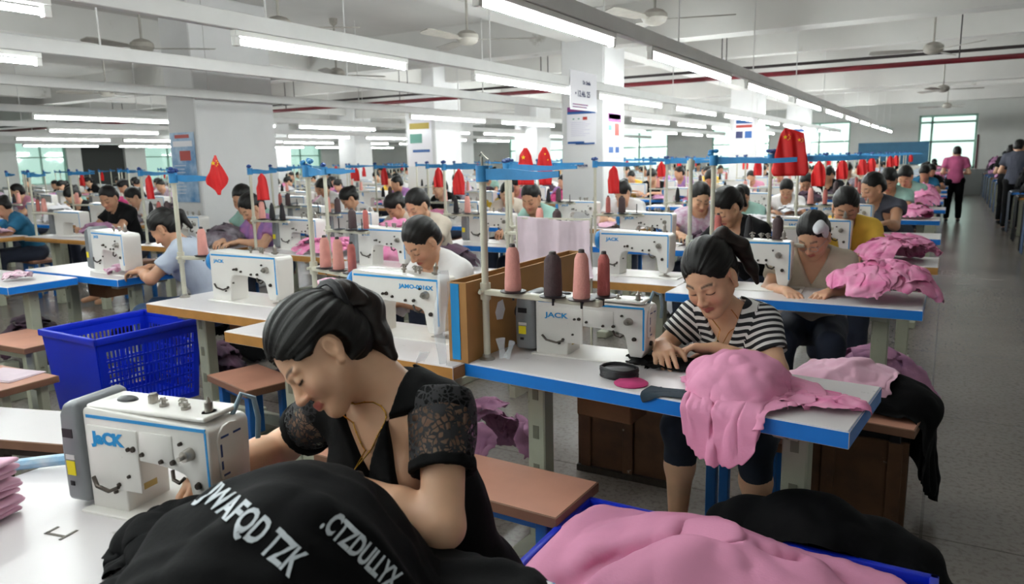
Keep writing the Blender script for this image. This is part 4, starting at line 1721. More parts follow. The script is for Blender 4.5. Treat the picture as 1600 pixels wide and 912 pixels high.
# lace sleeves: a thin layer over each upper arm
for sd in 'LR':
    F = Fig()
    a, b = J['sh' + sd], J['el' + sd]
    F.cap(a + (b - a) * .0 + V3(0, 0, .006), a + (b - a) * .56, .070, .060, .02)
    d = nrm(b - a); ln = np.linalg.norm(b - a)
    F.fn(lambda X, a=a, d=d, ln=ln: -np.maximum(-.16 * ln - (X - a) @ d, (X - a) @ d - .50 * ln), .002, 's')
    V, Fc = F.mesh(.005, lambda P: .003 * vnoise(P, 30))
    adopt(link_mesh('lace_sleeve', np_mesh('lace_sleeve', V, Fc, M_LACE)), root)['label'] = 'see-through black lace sleeve'
    F = Fig()
    e = a + (b - a) * .50
    F.cap(e - d * .014, e + d * .010, .0655, .0655, .01)
    F.fn(lambda X, e=e, d=d: -np.maximum(-.012 - (X - e) @ d, (X - e) @ d - .010), .002, 's')
    F.cap(e - d * .06, e + d * .06, .052, .052, .002, 's')
    V, Fc = F.mesh(.004, lambda P: .002 * vnoise(P, 60))
    adopt(link_mesh('sleeve_cuff', np_mesh('sleeve_cuff', V, Fc, M_BLKTOP)), root)
c = J['head']
F = Fig()
hair_cap(F, c, Rh, .945, .019, hairline=.004, low=-.080)
adopt(hair_mesh(F, c, Rh, .0036, HAIRB, 'hair', None, pole=(.0, -.125, .05), disp_a=.003), root)
H = lambda x, y, z: c + Rh @ V3(x, y, z) * .95
F = Fig()
F.ell(H(.0, -.112, .062), (.036, .036, .040), Rh, .02)
F.cap(H(0, -.128, .050), H(.0, -.142, .00), .036, .032, .02)
F.cap(H(0, -.140, .00), H(-.005, -.108, -.060), .030, .022, .02)
F.cap(H(-.005, -.108, -.060), H(-.01, -.092, -.110), .022, .012, .02)
adopt(hair_mesh(F, c, Rh, .004, HAIRD, 'ponytail', None, pole=(0, -.10, .12), disp_a=.004, seed=4), root)['label'] = 'dark brown gathered ponytail'
b = MB()
ring = [H(.004 + .047 * math.cos(t), -.112 + .012 * math.sin(2 * t) - .0, .055 + .047 * math.sin(t)) for t in np.linspace(0, 2 * PI, 15)[:-1]]
b.tube(ring, .011, closed=True, n=8)
sc_ = adopt(b.build('hair_band', mat('hair_band_black', '#141217', .6)), root)
b = MB()
for p in ring[::2]: b.sphere(p + Rh @ V3(0, .0, .011), .0035, 6, 4)
b.build('beads', mat('bead_white', '#c9c9cc', .3), sc_)
b = MB()
ch = snap(bodyo, dense([H(.048, -.01, -.11), (-.94, 1.075, .985), (-.955, 1.055, .93), (-.985, 1.05, .89), (-1.015, 1.06, .93), (-1.035, 1.07, .98), (-1.03, 1.085, 1.02)], 5), .003)
b.tube(ch, .0016, n=6)
for p in ch[::2]: b.sphere(p, .0024, 6, 4)
b.tube(snap(bodyo, dense([(-.985, 1.05, .89), (-.987, 1.05, .87), (-.988, 1.052, .855)], 3), .006), .0014, n=6)
b.sphere(snap(bodyo, [(-.988, 1.052, .85)], .008)[0], .005, 8, 6)
adopt(b.build('necklace', M_GOLD), root)
b = MB()
wv = nrm(J['wrL'] - J['elL'])
pw = J['wrL'] - wv * .035
o1 = nrm(np.cross(wv, V3(0, 0, 1))); o2 = np.cross(wv, o1)
b.tube([pw + (o1 * math.cos(t) + o2 * math.sin(t)) * .0335 for t in np.linspace(0, 2 * PI, 17)[:-1]], .0025, closed=True, n=6)
adopt(b.build('bangle', mat('bangle_grey', '#9aa0a2', .3, metal=.6)), root)
adopt(trousers(J, 'trousers', None, M_BLKTOP, seed=3), root)
adopt(shoes(J, None, M_SHOE), root)

# ---- woman in the striped top
root = empty('person', (-.64, 2.86, 0), 0, 'woman in black and white striped top with a ponytail, sewing at the blue-edged table', 'person')
J = wj(pelvis=(-.61, 2.88, .50), waist=(-.62, 2.80, .64), chest=(-.64, 2.70, .785), nb=(-.66, 2.635, .925),
       head=(-.695, 2.545, 1.052), hf=(-.12, -.86, -.50), hu=(-.22, -.40, .88),
       shL=(-.530, 2.645, .885), shR=(-.785, 2.665, .885), elL=(-.465, 2.57, .745), wrL=(-.665, 2.525, .81),
       elR=(-.885, 2.60, .765), wrR=(-.835, 2.46, .815), hdL=(-.95, -.32, -.03), hnL=(0, -.35, -.95), hdR=(.35, -.9, -.15), hnR=(.3, 0, -1),
       hipL=(-.54, 2.88, .50), hipR=(-.72, 2.88, .50), knL=(-.52, 2.50, .50), knR=(-.78, 2.52, .50), anL=(-.50, 2.56, .12), anR=(-.80, 2.56, .12))
bodyo, Rh, L = body(J, 'body', None, SK1, res=.0042, bust=.2, hs=1.06, neck=.044, arm=.94, w=.93, hand_kw=(dict(curls=(22, 28, 18), S=.98), dict(curls=(22, 28, 18), S=.98)))
adopt(bodyo, root)
adopt(shirt(J, 'striped_top', None, M_STRIPE, res=.0052, g=.010, bust=.25, w=.93, sleeve=.62, neckcut=vneck(.125, .060), hem=.52, wrinkle=.005, band=True, sg=.010, arm=.94, seed=5), root)
c = J['head']
F = Fig(); hair_cap(F, c, Rh, 1.05, .017, hairline=.002, low=-.07)
adopt(hair_mesh(F, c, Rh, .0045, HAIRB, 'hair', None, pole=(0, -.11, .06)), root)
H = lambda x, y, z: c + Rh @ V3(x, y, z)
F = Fig()
F.cap(H(.0, -.095, .075), H(-.03, -.125, .088), .024, .030, .02); F.cap(H(-.03, -.125, .088), H(-.072, -.135, .03), .030, .028, .02); F.cap(H(-.072, -.135, .03), H(-.092, -.12, -.05), .028, .020, .02); F.cap(H(-.092, -.12, -.05), H(-.098, -.11, -.11), .020, .009, .02)
adopt(hair_mesh(F, c, Rh, .0045, HAIRD, 'ponytail', None, pole=(0, -.10, .12), disp_a=.004, seed=4), root)['label'] = 'dark brown ponytail'
b = MB(); b.tube(snap(bodyo, dense([H(.045, -.03, -.08), (-.605, 2.60, .90), (-.63, 2.57, .86), (-.655, 2.56, .84), (-.685, 2.57, .87), (-.70, 2.60, .90)], 5), .002), .0014, n=6)
adopt(b.build('necklace', M_GOLD), root)
adopt(trousers(J, 'shorts', None, M_DENIMD, shorts=.35, seed=6), root)
adopt(shoes(J, None, M_SHOE), root)


# ================================================================ mid-distance people built from a few poses
def person(label, seatxy, rz, J, skin, hairm, top, res=.007, hair='tail', sleeve=.6, neck='crew', trous=None, z=0.0, scale=1.0, group=None, w=1.0, detail=True, extra=None, bust=.15, shoes_=True, hem=.53, toplabel='top', seed=1, name='person'):
    root = empty(name, (*seatxy, z), rz, label, 'person', group)
    bo, Rh, L = body(J, 'body', root, skin, res=res, bust=bust, detail=detail, w=w, legs=detail)
    shirt(J, toplabel, root, top, res=res * 1.1, g=.014, bust=bust, w=w, sleeve=sleeve, neckcut=crew() if neck == 'crew' else vneck(.13, .065), hem=hem, wrinkle=.006, sg=.014, seed=seed)
    c = J['head']
    F = Fig(); hair_cap(F, c, Rh, 1.0, .016 if hair != 'short' else .012, hairline=.0, short=(hair == 'short'), low=-.078)
    H = lambda x, y, z: c + Rh @ V3(x, y, z)
    if hair == 'tail':
        F.cap(H(0, -.10, .03), H(.01, -.14, .01), .026, .030, .02); F.cap(H(.01, -.14, .01), H(.02, -.13, -.10), .030, .014, .02)
    elif hair == 'bun':
        F.ell(H(0, -.115, .05), (.042, .036, .040), Rh, .02)
    hair_mesh(F, c, Rh, res * .9, hairm, 'hair', root)
    if trous is not None:
        trousers(J, 'trousers', root, trous, res=res * 1.4, seed=seed)
        if shoes_: shoes(J, root, M_SHOE)
    if extra: extra(root, H, Rh, J)
    root.scale = (scale,) * 3
    return root


T_BEIGE = knit_mat('top_beige', '#b9ae9d')
T_YEL = knit_mat('top_yellow', '#e9c050')
T_GREY = knit_mat('top_grey_blue', '#aab2c0')
T_WHITE = knit_mat('top_white', '#dcd9d8')
T_CREAM = knit_mat('top_cream', '#c9bdae')
T_LILAC = mat('top_lilac_print', '#7d6aa8', .85, var=.5, vscale=9, tint='#c07aa8')
T_SLATE = knit_mat('top_slate', '#5f6b7c')
T_DGREY = knit_mat('top_dark_grey', '#4b4d58')
T_BLACK = knit_mat('top_black', '#121113')
T_PINK = mat('shirt_pink', '#b5547e', .8, var=.15, vscale=10)
T_MINT = knit_mat('top_mint', '#93b5aa')
T_TEAL = knit_mat('top_teal', '#2f6a8c')
T_RED = knit_mat('top_red', '#a8434f')
T_ROSE = knit_mat('top_rose', '#c98aa0')
T_PLAID = mat('shirt_pale_check', '#c9c3cc', .8, var=.35, vscale=26, tint='#a87c98')
TR_NAVY = mat('trousers_navy', '#232a3c', .85, var=.2)
M_CLIP = mat('hair_cloth_white', '#d8d8dc', .7, var=.15, vscale=20)


def white_clip(root, H, Rh, J):
    F = Fig()
    F.ell(H(-.055, .035, .095), (.030, .050, .026), Rh, .02); F.ell(H(-.075, .02, .055), (.018, .030, .035), Rh, .02)
    V, Fc = F.mesh(.006, lambda P: .006 * vnoise(P, 30))
    link_mesh('hair_cloth', np_mesh('hair_cloth', V, Fc, M_CLIP), root)['label'] = 'white folded cloth pinned in the hair'
    b = MB()
    for q in (-1, 1):
        b.tube([H(q * .031 + .022 * math.cos(t), .098, -.002 + .017 * math.sin(t)) for t in np.linspace(0, 2 * PI, 13)[:-1]], .0016, closed=True, n=5)
        b.tube([H(q * .052, .096, .002), H(q * .078, .03, .004), H(q * .080, -.01, .002)], .0014, n=5)
    b.tube([H(-.010, .100, .0), H(.010, .100, .0)], .0014, n=5)
    b.build('glasses', M_STEEL, root)


P_ = seated_joints

person('seated woman in beige tee with glasses and a white cloth in her hair', (-.62, 4.42), .08, P_(38, -15, lean=.03), SK3, HAIRB, T_BEIGE, res=.006, hair='short', extra=white_clip, trous=TR_NAVY, neck='v', seed=11, z=-.03)
person('seated woman in a yellow tee behind the woman in beige', (-.62, 5.86), .05, P_(30, 5, lean=.0, hands=(.16, -.40)), SK2, HAIRB, T_YEL, res=.007, hair='bun', trous=TR_NAVY, seed=12, scale=1.06, w=1.08, z=-.04)
person('young man in a dark grey sleeveless top, looking towards the left', (-.50, 8.0), -.35, P_(22, -30, lean=.06, hands=(.2, -.42)), SK2, HAIRB, T_DGREY, res=.008, hair='short', sleeve=.25, trous=TR_NAVY, seed=13, scale=1.12, z=-.06)
person('seated woman in pale grey-blue tee leaning left beside the box-topped machine', (-4.22, 3.22), -.95, P_(40, -8, lean=.05, hands=(.10, -.44)), SK2, HAIRB, T_GREY, res=.006, hair='tail', trous=M_DENIM, neck='v', seed=14)
person('woman with short black hair and white top, smiling down behind the boxed-in machine', (-2.20, 3.20), -.28, P_(40, 0, lean=.02), SK3, HAIRB, T_WHITE, res=.006, hair='short', trous=TR_NAVY, seed=15)
person('woman with a fringe in a cream top behind a table of pink cloth', (-3.62, 5.0), -.15, P_(32, 0, lean=.02), SK3, HAIRB, T_CREAM, res=.007, hair='short', trous=TR_NAVY, seed=16, scale=1.05)
person('woman in a lilac and pink patterned top below the single red flag', (-5.35, 4.80), -.1, P_(35, 0, lean=.02), SK3, HAIRB, T_LILAC, res=.007, hair='tail', trous=TR_NAVY, neck='v', seed=17, scale=1.02)
person('woman in slate grey top with hands raised, behind the short-haired woman in white', (-3.60, 5.45), -.35, P_(18, -5, lean=.0, hands=(.05, -.30)), SK2, HAIRB, T_SLATE, res=.008, hair='short', trous=TR_NAVY, seed=18, scale=1.10) if False else None
person('woman in black leaning forward behind the two paired stand poles', (-1.12, 5.35), -.45, P_(40, -10, lean=.10), SK3, HAIRB, T_BLACK, res=.008, hair='tail', trous=TR_NAVY, seed=19, scale=1.05)

# ---- dark figure cut off at the left frame edge
J = P_(30, 0, lean=.0)
person('person in dark clothing cut off at the left frame edge', (-3.66, 1.46), -.25, J, SK2, HAIRB, T_BLACK, res=.008, hair='short', sleeve=1.5, trous=M_BLKTOP, seed=21, neck='crew')
# ================================================================ nearest tables
M_PINK = mat('pink_cloth', '#e49abb', .85, var=.10, vscale=5, spec=.2, bump=.12, bscale=120)
M_PINK2 = mat('pink_cloth_pale', '#e3b0c6', .85, var=.12, vscale=8, sheen=.25)
M_PINK3 = mat('pink_cloth_deep', '#dc76a6', .85, var=.3, vscale=14, spec=.2, tint='#e9a5c3')
M_MAUVE = mat('mauve_cloth', '#c08bac', .85, var=.3, vscale=10, tint='#9a6a8e')
M_MAG = mat('magenta_cloth', '#b8326e', .85, var=.3, vscale=20)
M_BLACKC = mat('black_cloth', '#08080a', .8, var=.2, vscale=7, bump=.1, bscale=90, spec=.12)
M_WHITEC = mat('white_cloth', '#dedbdf', .85, var=.1, vscale=12)
M_LPINK = mat('faint_pink_cloth', '#d8c6cf', .85, var=.1, vscale=12)
M_DKMIX = mat('dark_garments', '#1b1720', .85, var=.5, vscale=9, tint='#4a2a40')
M_MIX = mat('mixed_garments', '#8f8a92', .85, var=.6, vscale=11, tint='#4b3a46')

ROT1 = -.093

NEAR = table(-1.86, .30, 0, 1.33, .73, M_EBLUE, 'nearest white table top with a thin blue edge, under the large machine', 'sewing tables')
A1 = table(-1.456, 2.125, ROT1, 1.285, .455, M_EBLUE, 'white sewing table with thick blue edge in front of the woman in stripes', 'sewing tables')
A2 = table(-1.27, 3.77, 0, 1.21, .50, M_EBLUE, 'blue-edged sewing table in front of the woman in beige, second along the aisle', 'sewing tables', lod=1)
A3 = table(-1.24, 5.26, 0, 1.22, .50, M_EWOOD, 'brown-edged sewing table in front of the woman in yellow, with a pink heap', 'sewing tables', lod=1)
B1 = table(-2.70, 2.09, -.03, 1.245, .50, M_EWOOD, 'brown-edged sewing table beside the upright brown box', 'sewing tables', lod=0)
C1 = table(-3.66, 2.36, -.02, 1.00, .50, M_EWOOD, 'brown-edged sewing table right of the empty blue crate', 'sewing tables', lod=0)
TL1 = table(-5.80, 2.83, -.02, 1.17, .52, M_EBLUE, 'blue-edged sewing table on the left, in front of the woman in pale grey-blue', 'sewing tables', lod=0)
TL0 = table(-6.20, 2.30, .02, 1.20, .44, M_EBLUE, 'blue-edged sewing table cut off by the left frame edge', 'sewing tables', lod=1)
B2 = table(-2.52, 3.99, -.01, 1.25, .50, M_EWOOD, 'brown-edged sewing table behind the pink and dark thread cones', 'sewing tables', lod=1)
C2 = table(-3.86, 3.75, -.06, 1.28, .50, M_EWOOD, 'brown-edged sewing table behind the short-haired woman in white', 'sewing tables', lod=1)
D2 = table(-5.20, 4.25, -.06, 1.30, .50, M_EWOOD, 'brown-edged sewing table covered with pink cloth before the woman with a fringe', 'sewing tables', lod=1)

# ---- machines
MJ = make_machine(lod=0, logo='JaCK', stripe=True, logo_at=(.085, .185), logo_sz=.040)
MJ['label'] = 'large white and grey sewing machine with blue lettering, nearest in the foreground'
MJ.location = (-1.535, .872, .762); MJ.rotation_euler = (0, 0, .17); MJ.scale = (.79, 1.08, .87)
MA = make_machine(lod=0, logo='JACK', logo_at=(.085, .178), logo_sz=.030)
MA['label'] = 'white sewing machine with grey motor end and yellow sticker beside the woman in stripes'
MA.location = (-1.29, 2.415, .762); MA.rotation_euler = (0, 0, .03); MA.scale = (1.02, 1.1, .84)
MBx = make_machine(lod=1, motor=False, logo='JAMO-0016X', logo_at=(.31, .205), logo_sz=.022)
MBx['label'] = 'white sewing machine with blue top stripe left of the upright brown box'
MBx.location = (-2.17, 2.40, .762); MBx.rotation_euler = (0, 0, -.02); MBx.scale = (1.12, 1.1, 1.05)
MC = make_machine(lod=1, motor=False, logo='JACK', logo_at=(.06, .205), logo_sz=.022)
MC['label'] = 'white sewing machine with blue top stripe on the table right of the blue crate'
MC.location = (-3.40, 2.64, .762); MC.scale = (1.22, 1.1, 1.05)
MG2 = make_machine(lod=1, motor=True, logo='JACK', logo_at=(.075, .215), logo_sz=.022)
MG2['label'] = 'white sewing machine with grey motor end on the left blue-edged table'
for o in (MJ, MA, MBx, MC, MG2): o['group'] = 'sewing machines'
MG2.location = (-5.18, 3.05, .762); MG2.rotation_euler = (0, 0, -.12); MG2.scale = (1.1, 1.2, 1.15)

# ---- thread stands, cones, ribbons
thread_stand(-1.405, 2.20, 'tall cream thread stand with blue ribbon rising in front of the poster column', rz=-.10, bar=.47, top=1.455, barz=1.013, arm=.30, trays=[(.13, -.01), (.30, -.02), (.41, -.02), (.445, .06)])
CP = make_cone(M_CONEP, .029, .017, .150)
CP.location = (-1.277, 2.177, 1.029); CP['label'] = 'pink cone of thread, tallest and leftmost of the four above the table'
CDk = make_cone(M_CONED, .031, .021, .135); CDk.location = (-1.108, 2.150, 1.029); CDk['label'] = 'dark brown cone of thread between two pink ones'
c_ = dup(CP, (-.999, 2.139, 1.029), 0, 'pink cone of thread just right of the dark brown cone', scale=.98)
CR = make_cone(M_CONER, .021, .014, .135); CR.location = (-.955, 2.216, 1.029); CR['label'] = 'slim rose cone of thread, rightmost of the four'
thread_stand(-2.60, 2.55, 'white thread stand rising beside the big bun of the woman in black', rz=-.30, bar=.52, top=1.47, barz=.985, arm=.16, trays=[(.12, 0), (.24, 0), (.36, 0)], lod=1)
for k, (t_, w) in enumerate([(.12, 'left'), (.24, 'middle'), (.36, 'right')]):
    dup(CP if k < 2 else CR, (-2.60 + t_ * math.cos(.3), 2.55 - t_ * math.sin(.3), 1.0), 0, '%s of three pink thread cones behind the hair of the woman in black' % w, scale=.92)
thread_stand(-3.62, 2.57, 'thin cream thread stand right of the empty blue crate, carrying the single flag', rz=.30, bar=.3, top=1.445, barz=.985, arm=.20, trays=[(.14, 0)], lod=1)
dup(CP, (-3.486, 2.612, 1.0), 0, 'pink thread cone above the machine right of the blue crate', scale=.95)
thread_stand(-1.25, 4.12, 'left of two paired cream poles behind the woman in stripes', rz=-.02, bar=.62, top=1.46, barz=1.0, arm=.0, ribbon=False, trays=[(.16, 0), (.33, 0), (.48, 0)], lod=1)
thread_stand(-1.14, 4.18, 'right of two paired cream poles behind the woman in stripes, with long blue ribbon', rz=.0, bar=.03, top=1.475, barz=1.0, arm=.42, lod=1)
CK = make_cone(M_CONEK, .026, .012, .13)
CK.location = (-.92, 4.113, 1.015); CK['label'] = 'black thread cone behind the ponytail of the woman in stripes'
dup(CR, (-1.09, 4.117, 1.015), 0, 'rose thread cone nearest the paired poles', scale=1.0)
dup(CDk, (-.77, 4.11, 1.015), 0, 'dark brown thread cone right of the black cone behind the ponytail', scale=.95)
for o in (CP, CDk, CR, CK): o['group'] = 'cones of thread on the stands'
thread_stand(-1.02, 5.12, 'cream thread stand beside the two overlapping red flags', rz=.0, bar=.4, top=1.475, barz=1.0, arm=.55, lod=1, z0=.0)

# ---- flags
M_FLAG = mat('flag_red', '#d81418', .55, var=.12, vscale=9)
M_STAR = mat('flag_star_yellow', '#f2c81e', .5)


def star(b, cx, cz, r, y0, mi=0, rot=0):
    pts = []
    for i in range(10):
        a = PI / 2 + rot + i * PI / 5
        rr = r if i % 2 == 0 else r * .42
        pts.append((cx + rr * math.cos(a), cz + rr * math.sin(a)))
    b.prism(pts, y0 - .002, y0, mi)


def flag(loc, rz, outline, label, stars=(), fold=.010):
    """outline rows: (z, x_left, x_right) hung cloth with soft folds"""
    root = empty('red_flag', loc, rz, label, 'flag', 'small red flags hung on the thread stands')
    n = 16
    rows = []
    vs = []
    zs = [r[0] for r in outline]
    K = 18
    for k in range(K + 1):
        z = zs[0] + (zs[-1] - zs[0]) * k / K
        i = max(j for j in range(len(outline) - 1) if zs[j] >= z - 1e-9)
        t = (z - zs[i]) / (zs[i + 1] - zs[i])
        xl = outline[i][1] + (outline[i + 1][1] - outline[i][1]) * t
        xr = outline[i][2] + (outline[i + 1][2] - outline[i][2]) * t
        for j in range(n + 1):
            u = j / n
            x = xl + (xr - xl) * u
            y = fold * math.sin(x * 75 + z * 9 + loc[0] * 3) * min(1, k / 5) + fold * .4 * math.sin(x * 160 + z * 20)
            vs.append((x, y, z))
    fs = [(k * (n + 1) + j, k * (n + 1) + j + 1, (k + 1) * (n + 1) + j + 1, (k + 1) * (n + 1) + j) for k in range(K) for j in range(n)]
    me = bpy.data.meshes.new('flag_cloth'); me.from_pydata(vs, [], fs); me.materials.append(M_FLAG); me.shade_smooth()
    o = link_mesh('flag_cloth', me, root)
    cloth_mods(o, .002, 0)
    if stars:
        b = MB()
        for (x, z, r) in stars: star(b, x, z, r, -fold * 1.45)
        b.build('stars', M_STAR, root, smooth=0)
    return reg(root)


ST5 = lambda x, z, s=1: [(x, z, .016 * s)] + [(x + dx * s, z + dz * s, .0055 * s) for dx, dz in ((.024, .014), (.032, .003), (.030, -.010), (.020, -.018))]
F1 = flag((-3.30, 2.60, 1.325), .45, [(.205, -.006, .006), (.17, -.024, .018), (.085, -.058, .058), (.06, -.056, .050), (.03, -.030, .030), (.02, -.018, .018), (0, -.008, .008)], 'single red flag with yellow stars in front of the big left column', ST5(-.008, .165, .8))
F2 = flag((-.885, 5.05, 1.335), .3, [(.30, -.045, -.035), (.27, -.065, .07), (.15, -.095, .09), (.03, -.115, .115), (.0, -.10, .09)], 'pair of red flags with yellow stars hanging over the blue ribbon near the aisle', ST5(-.040, .245, .9) + ST5(.045, .225, .7))
flag((-2.575, 4.6, 1.30), .2, [(.255, -.012, .012), (.20, -.045, .045), (.12, -.062, .062), (.0, -.060, .060)], 'left of two red flags just left of the poster column', [(-.01, .19, .016), (.02, .12, .012)])
flag((-2.415, 4.58, 1.30), .2, [(.255, -.012, .012), (.20, -.042, .042), (.12, -.058, .062), (.0, -.04, .045)], 'right of two red flags just left of the poster column', [(.01, .21, .008), (.03, .17, .007)])
thread_stand(-2.72, 4.63, 'thread stand holding the pair of red flags left of the poster column', rz=.0, bar=.3, top=1.46, barz=1.0, arm=.34, lod=1, z0=0)

# ---- upright brown box beside machine, wrapped at its corner
root = empty('cardboard_box', (-1.60, 2.10, .762), 0, 'tall brown cardboard box with blue printed edge, standing on the brown-edged table', 'box')
b = MB()
b.box(.09, .17, .0, .008, 0, .29); b.box(.162, .17, .008, .98, 0, .29); b.box(0.09, .162, .972, .98, 0, .29); b.box(.09, .098, .008, .972, 0, .29); b.box(.098, .162, .008, .972, 0, .006)
b.build('box_body', M_PLY, root, smooth=0)
b = MB(); b.box(.105, .140, -.003, -.0004, .01, .285); b.build('blue_printed_strip', M_DKBLUE, root, smooth=0)
b = MB(); b.prism([(.20, .12), (.24, .115), (.26, .15), (.245, .19), (.21, .185), (.19, .15)], .1705, .172, axis='x'); b.build('torn_tape', M_WHITEC, root, smooth=0); b = MB(); b.prism([(.12, .20), (.15, .20), (.15, .225), (.12, .225)], .1705, .172, axis='x')
b.build('torn_tape', M_WHITEC, root, smooth=0)
root.location = (-1.605, 2.12, .762)
t = NT('clear_wrap')
t.b.inputs['Base Color'].default_value = (.75, .8, .85, 1); t.b.inputs['Roughness'].default_value = .2; t.b.inputs['Alpha'].default_value = .28
M_WRAP = t.m
def wrap(loc, hgt, w, label, seed, grp=None):
    r_ = random.Random(seed)
    b = MB()
    n = 12
    vs = []
    for i in range(n + 1):
        u = i / n
        for j in range(5):
            a = j / 4
            vs.append(((a - .5) * w * (.6 + .5 * math.sin(3 * u + seed)) + .01 * math.sin(9 * u + seed), .012 * math.sin(6 * a + 5 * u + seed), -hgt * u))
    fs = [(i * 5 + j, i * 5 + j + 1, i * 5 + 6 + j, i * 5 + 5 + j) for i in range(n) for j in range(4)]
    b.add(vs, fs)
    o = b.build('plastic_wrap', M_WRAP, None, loc=loc)
    o.modifiers.new('t', 'SOLIDIFY').thickness = .0008
    return tag(o, label, 'plastic strip')
wrap((-1.515, 2.075, 1.10), .46, .05, 'strip of clear plastic hanging down the corner of the tall brown box', 1)
wrap((-1.60, 2.065, .80), .16, .04, 'short torn strip of clear plastic over the brown table edge', 2)
b = MB()
b.tube([(0, 0, 0), (-.008, 0, .03), (-.012, .0, .07)], [.016, .010, .018], n=8); b.tube([(.01, .0, 0), (.02, .01, .03), (.03, .01, .06)], [.014, .008, .012], n=8)
tag(b.build('plastic_wrap', M_WRAP, None, loc=(-1.335, 2.20, .775)), 'small scrap of clear plastic beside the foot of the tall cream stand', 'plastic strip')

# ---- stools and benches
bench(-1.90, 1.80, -.03, .99, .285, .45, 'pink-brown wooden bench with blue legs beside the woman in black', group='wooden work stools', cat='bench', name='work_bench')
bench(-3.13, 2.30, -.25, .42, .27, .45, 'small brown stool with blue legs below the brown-edged table, behind her head')
bench(-5.05, 2.10, .05, .56, .34, .47, 'wooden stool left of the blue crate, the farther of two', leg=M_LEG)
bench(-4.42, 1.62, .05, .66, .28, .46, 'wooden stool left of the blue crate with papers on top, the nearer of two', leg=M_LEG)
bench(-3.30, 1.16, .30, .78, .32, .50, 'pale-topped bench with brown edge at the left frame edge', top=M_LAM, leg=M_DSTEEL)
bench(-.70, 3.08, -.12, .66, .30, .45, 'brown bench beside the aisle with black and pink cloth on it', leg=M_BLACK)
bench(-.80, 2.72, 0, .36, .30, .42, 'wooden stool under the woman in stripes', leg=M_BLEG)
b = MB(); b.box(0, .30, 0, .20, 0, .004); b.box(.02, .29, .01, .19, .004, .007)
tag(b.build('paper_sheets', M_LPINK, None, loc=(-4.15, 1.68, .4625), rz=.2, smooth=0), 'thin sheets of pale paper lying on the nearer stool', 'paper')

# ---- crates
crate(-4.29, 2.02, -.03, .53, .60, .46, 'empty blue plastic crate with grey lettering on its short side, left of centre', writing=True)
CR_ = bpy.data.objects['plastic_crate']; CR_.location = (-4.27, 2.13, .145); CR_.scale = (1, 1, 1)
bench(-3.27, 2.93, 0, .42, .36, .42, 'stool holding a pink bundle behind the table right of the blue crate')
bench(-4.20, 2.20, -.03, .42, .44, .143, 'low platform under the empty blue crate', leg=M_LEG)
crate(-.90, 1.36, .0, .93, .62, .42, 'blue plastic crate on the floor, filled with pink cloth')

# rough brown boards standing on the floor behind the blue-edged table
for (x0, x1, y, h, lab) in [(-1.45, -.94, 3.06, .50, 'scuffed brown wooden board on the floor behind the legs of the striped woman\'s table, left'), (-.62, -.06, 3.045, .38, 'scuffed brown wooden board on the floor below the aisle bench')]:
    b = MB(); b.box(0, x1 - x0, 0, .02, .01, h); 
    for k in range(3): b.box(.02 + k * (x1 - x0 - .09) / 2, .07 + k * (x1 - x0 - .09) / 2, -.015, 0, .01, h)
    r_ = empty('wooden_board', (x0, y, 0), 0, lab, 'board')
    b.build('panel', mat('scuffed_wood', '#5f3f26', .75, var=.5, vscale=7, dirt='#a89c8e', dirt_t=.66, dscale=12), r_, bevel=.002, seg=1)
    b = MB(); b.box(0, x1 - x0, -.02, .03, 0, .03); b.build('foot_rail', M_DSTEEL, r_)
# ================================================================ cloth
M_MAUVE2 = mat('mauve_pink_cloth', '#c98fb4', .85, var=.3, vscale=9, tint='#e0b4cc')


def rng(s): return np.random.RandomState(s)


def sheet(cx, cy, z, w, d, nx, ny, rz=0.0, crumple=.0, seed=0, tilt=(0, 0), squeeze=1.0):
    """initial lattice; rest spacing is full size while the start is squeezed, so folds form"""
    u = np.linspace(-.5, .5, nx) * w * squeeze
    v = np.linspace(-.5, .5, ny) * d * squeeze
    U, Vv = np.meshgrid(u, v, indexing='ij')
    c, s = math.cos(rz), math.sin(rz)
    X = cx + U * c - Vv * s; Y = cy + U * s + Vv * c
    P = np.stack([X, Y, np.full_like(X, z) + U * tilt[0] + Vv * tilt[1]], -1)
    if crumple:
        Q = P.reshape(-1, 3)
        P[..., 2] += (crumple * (vnoise(Q, 14, seed) + .5 * vnoise(Q, 31, seed + 1))).reshape(nx, ny)
        P[..., 0] += (crumple * .5 * vnoise(Q, 17, seed + 5)).reshape(nx, ny)
        P[..., 1] += (crumple * .5 * vnoise(Q, 17, seed + 7)).reshape(nx, ny)
    return P, (w / (nx - 1), d / (ny - 1))


def cloth_thing(name, label, cat, P, m, thick=.002, sub=1, group=None, trim=None):
    me = sheets_mesh(name, P, m, trim=trim)
    o = link_mesh(name, me)
    cloth_mods(o, thick, sub)
    return tag(o, label, cat, group)


def ragged(I, J, n, m):
    """trim a rectangular sheet to a garment-like outline"""
    u = I / (n - 1) * 2 - 1; v = J / (m - 1) * 2 - 1
    r = (np.abs(u) ** 2.6 + np.abs(v) ** 2.6)
    a = np.arctan2(v, u)
    return r < 1.0 + .10 * np.sin(3 * a + 1) + .06 * np.sin(7 * a)


HEAP_SQ = .60


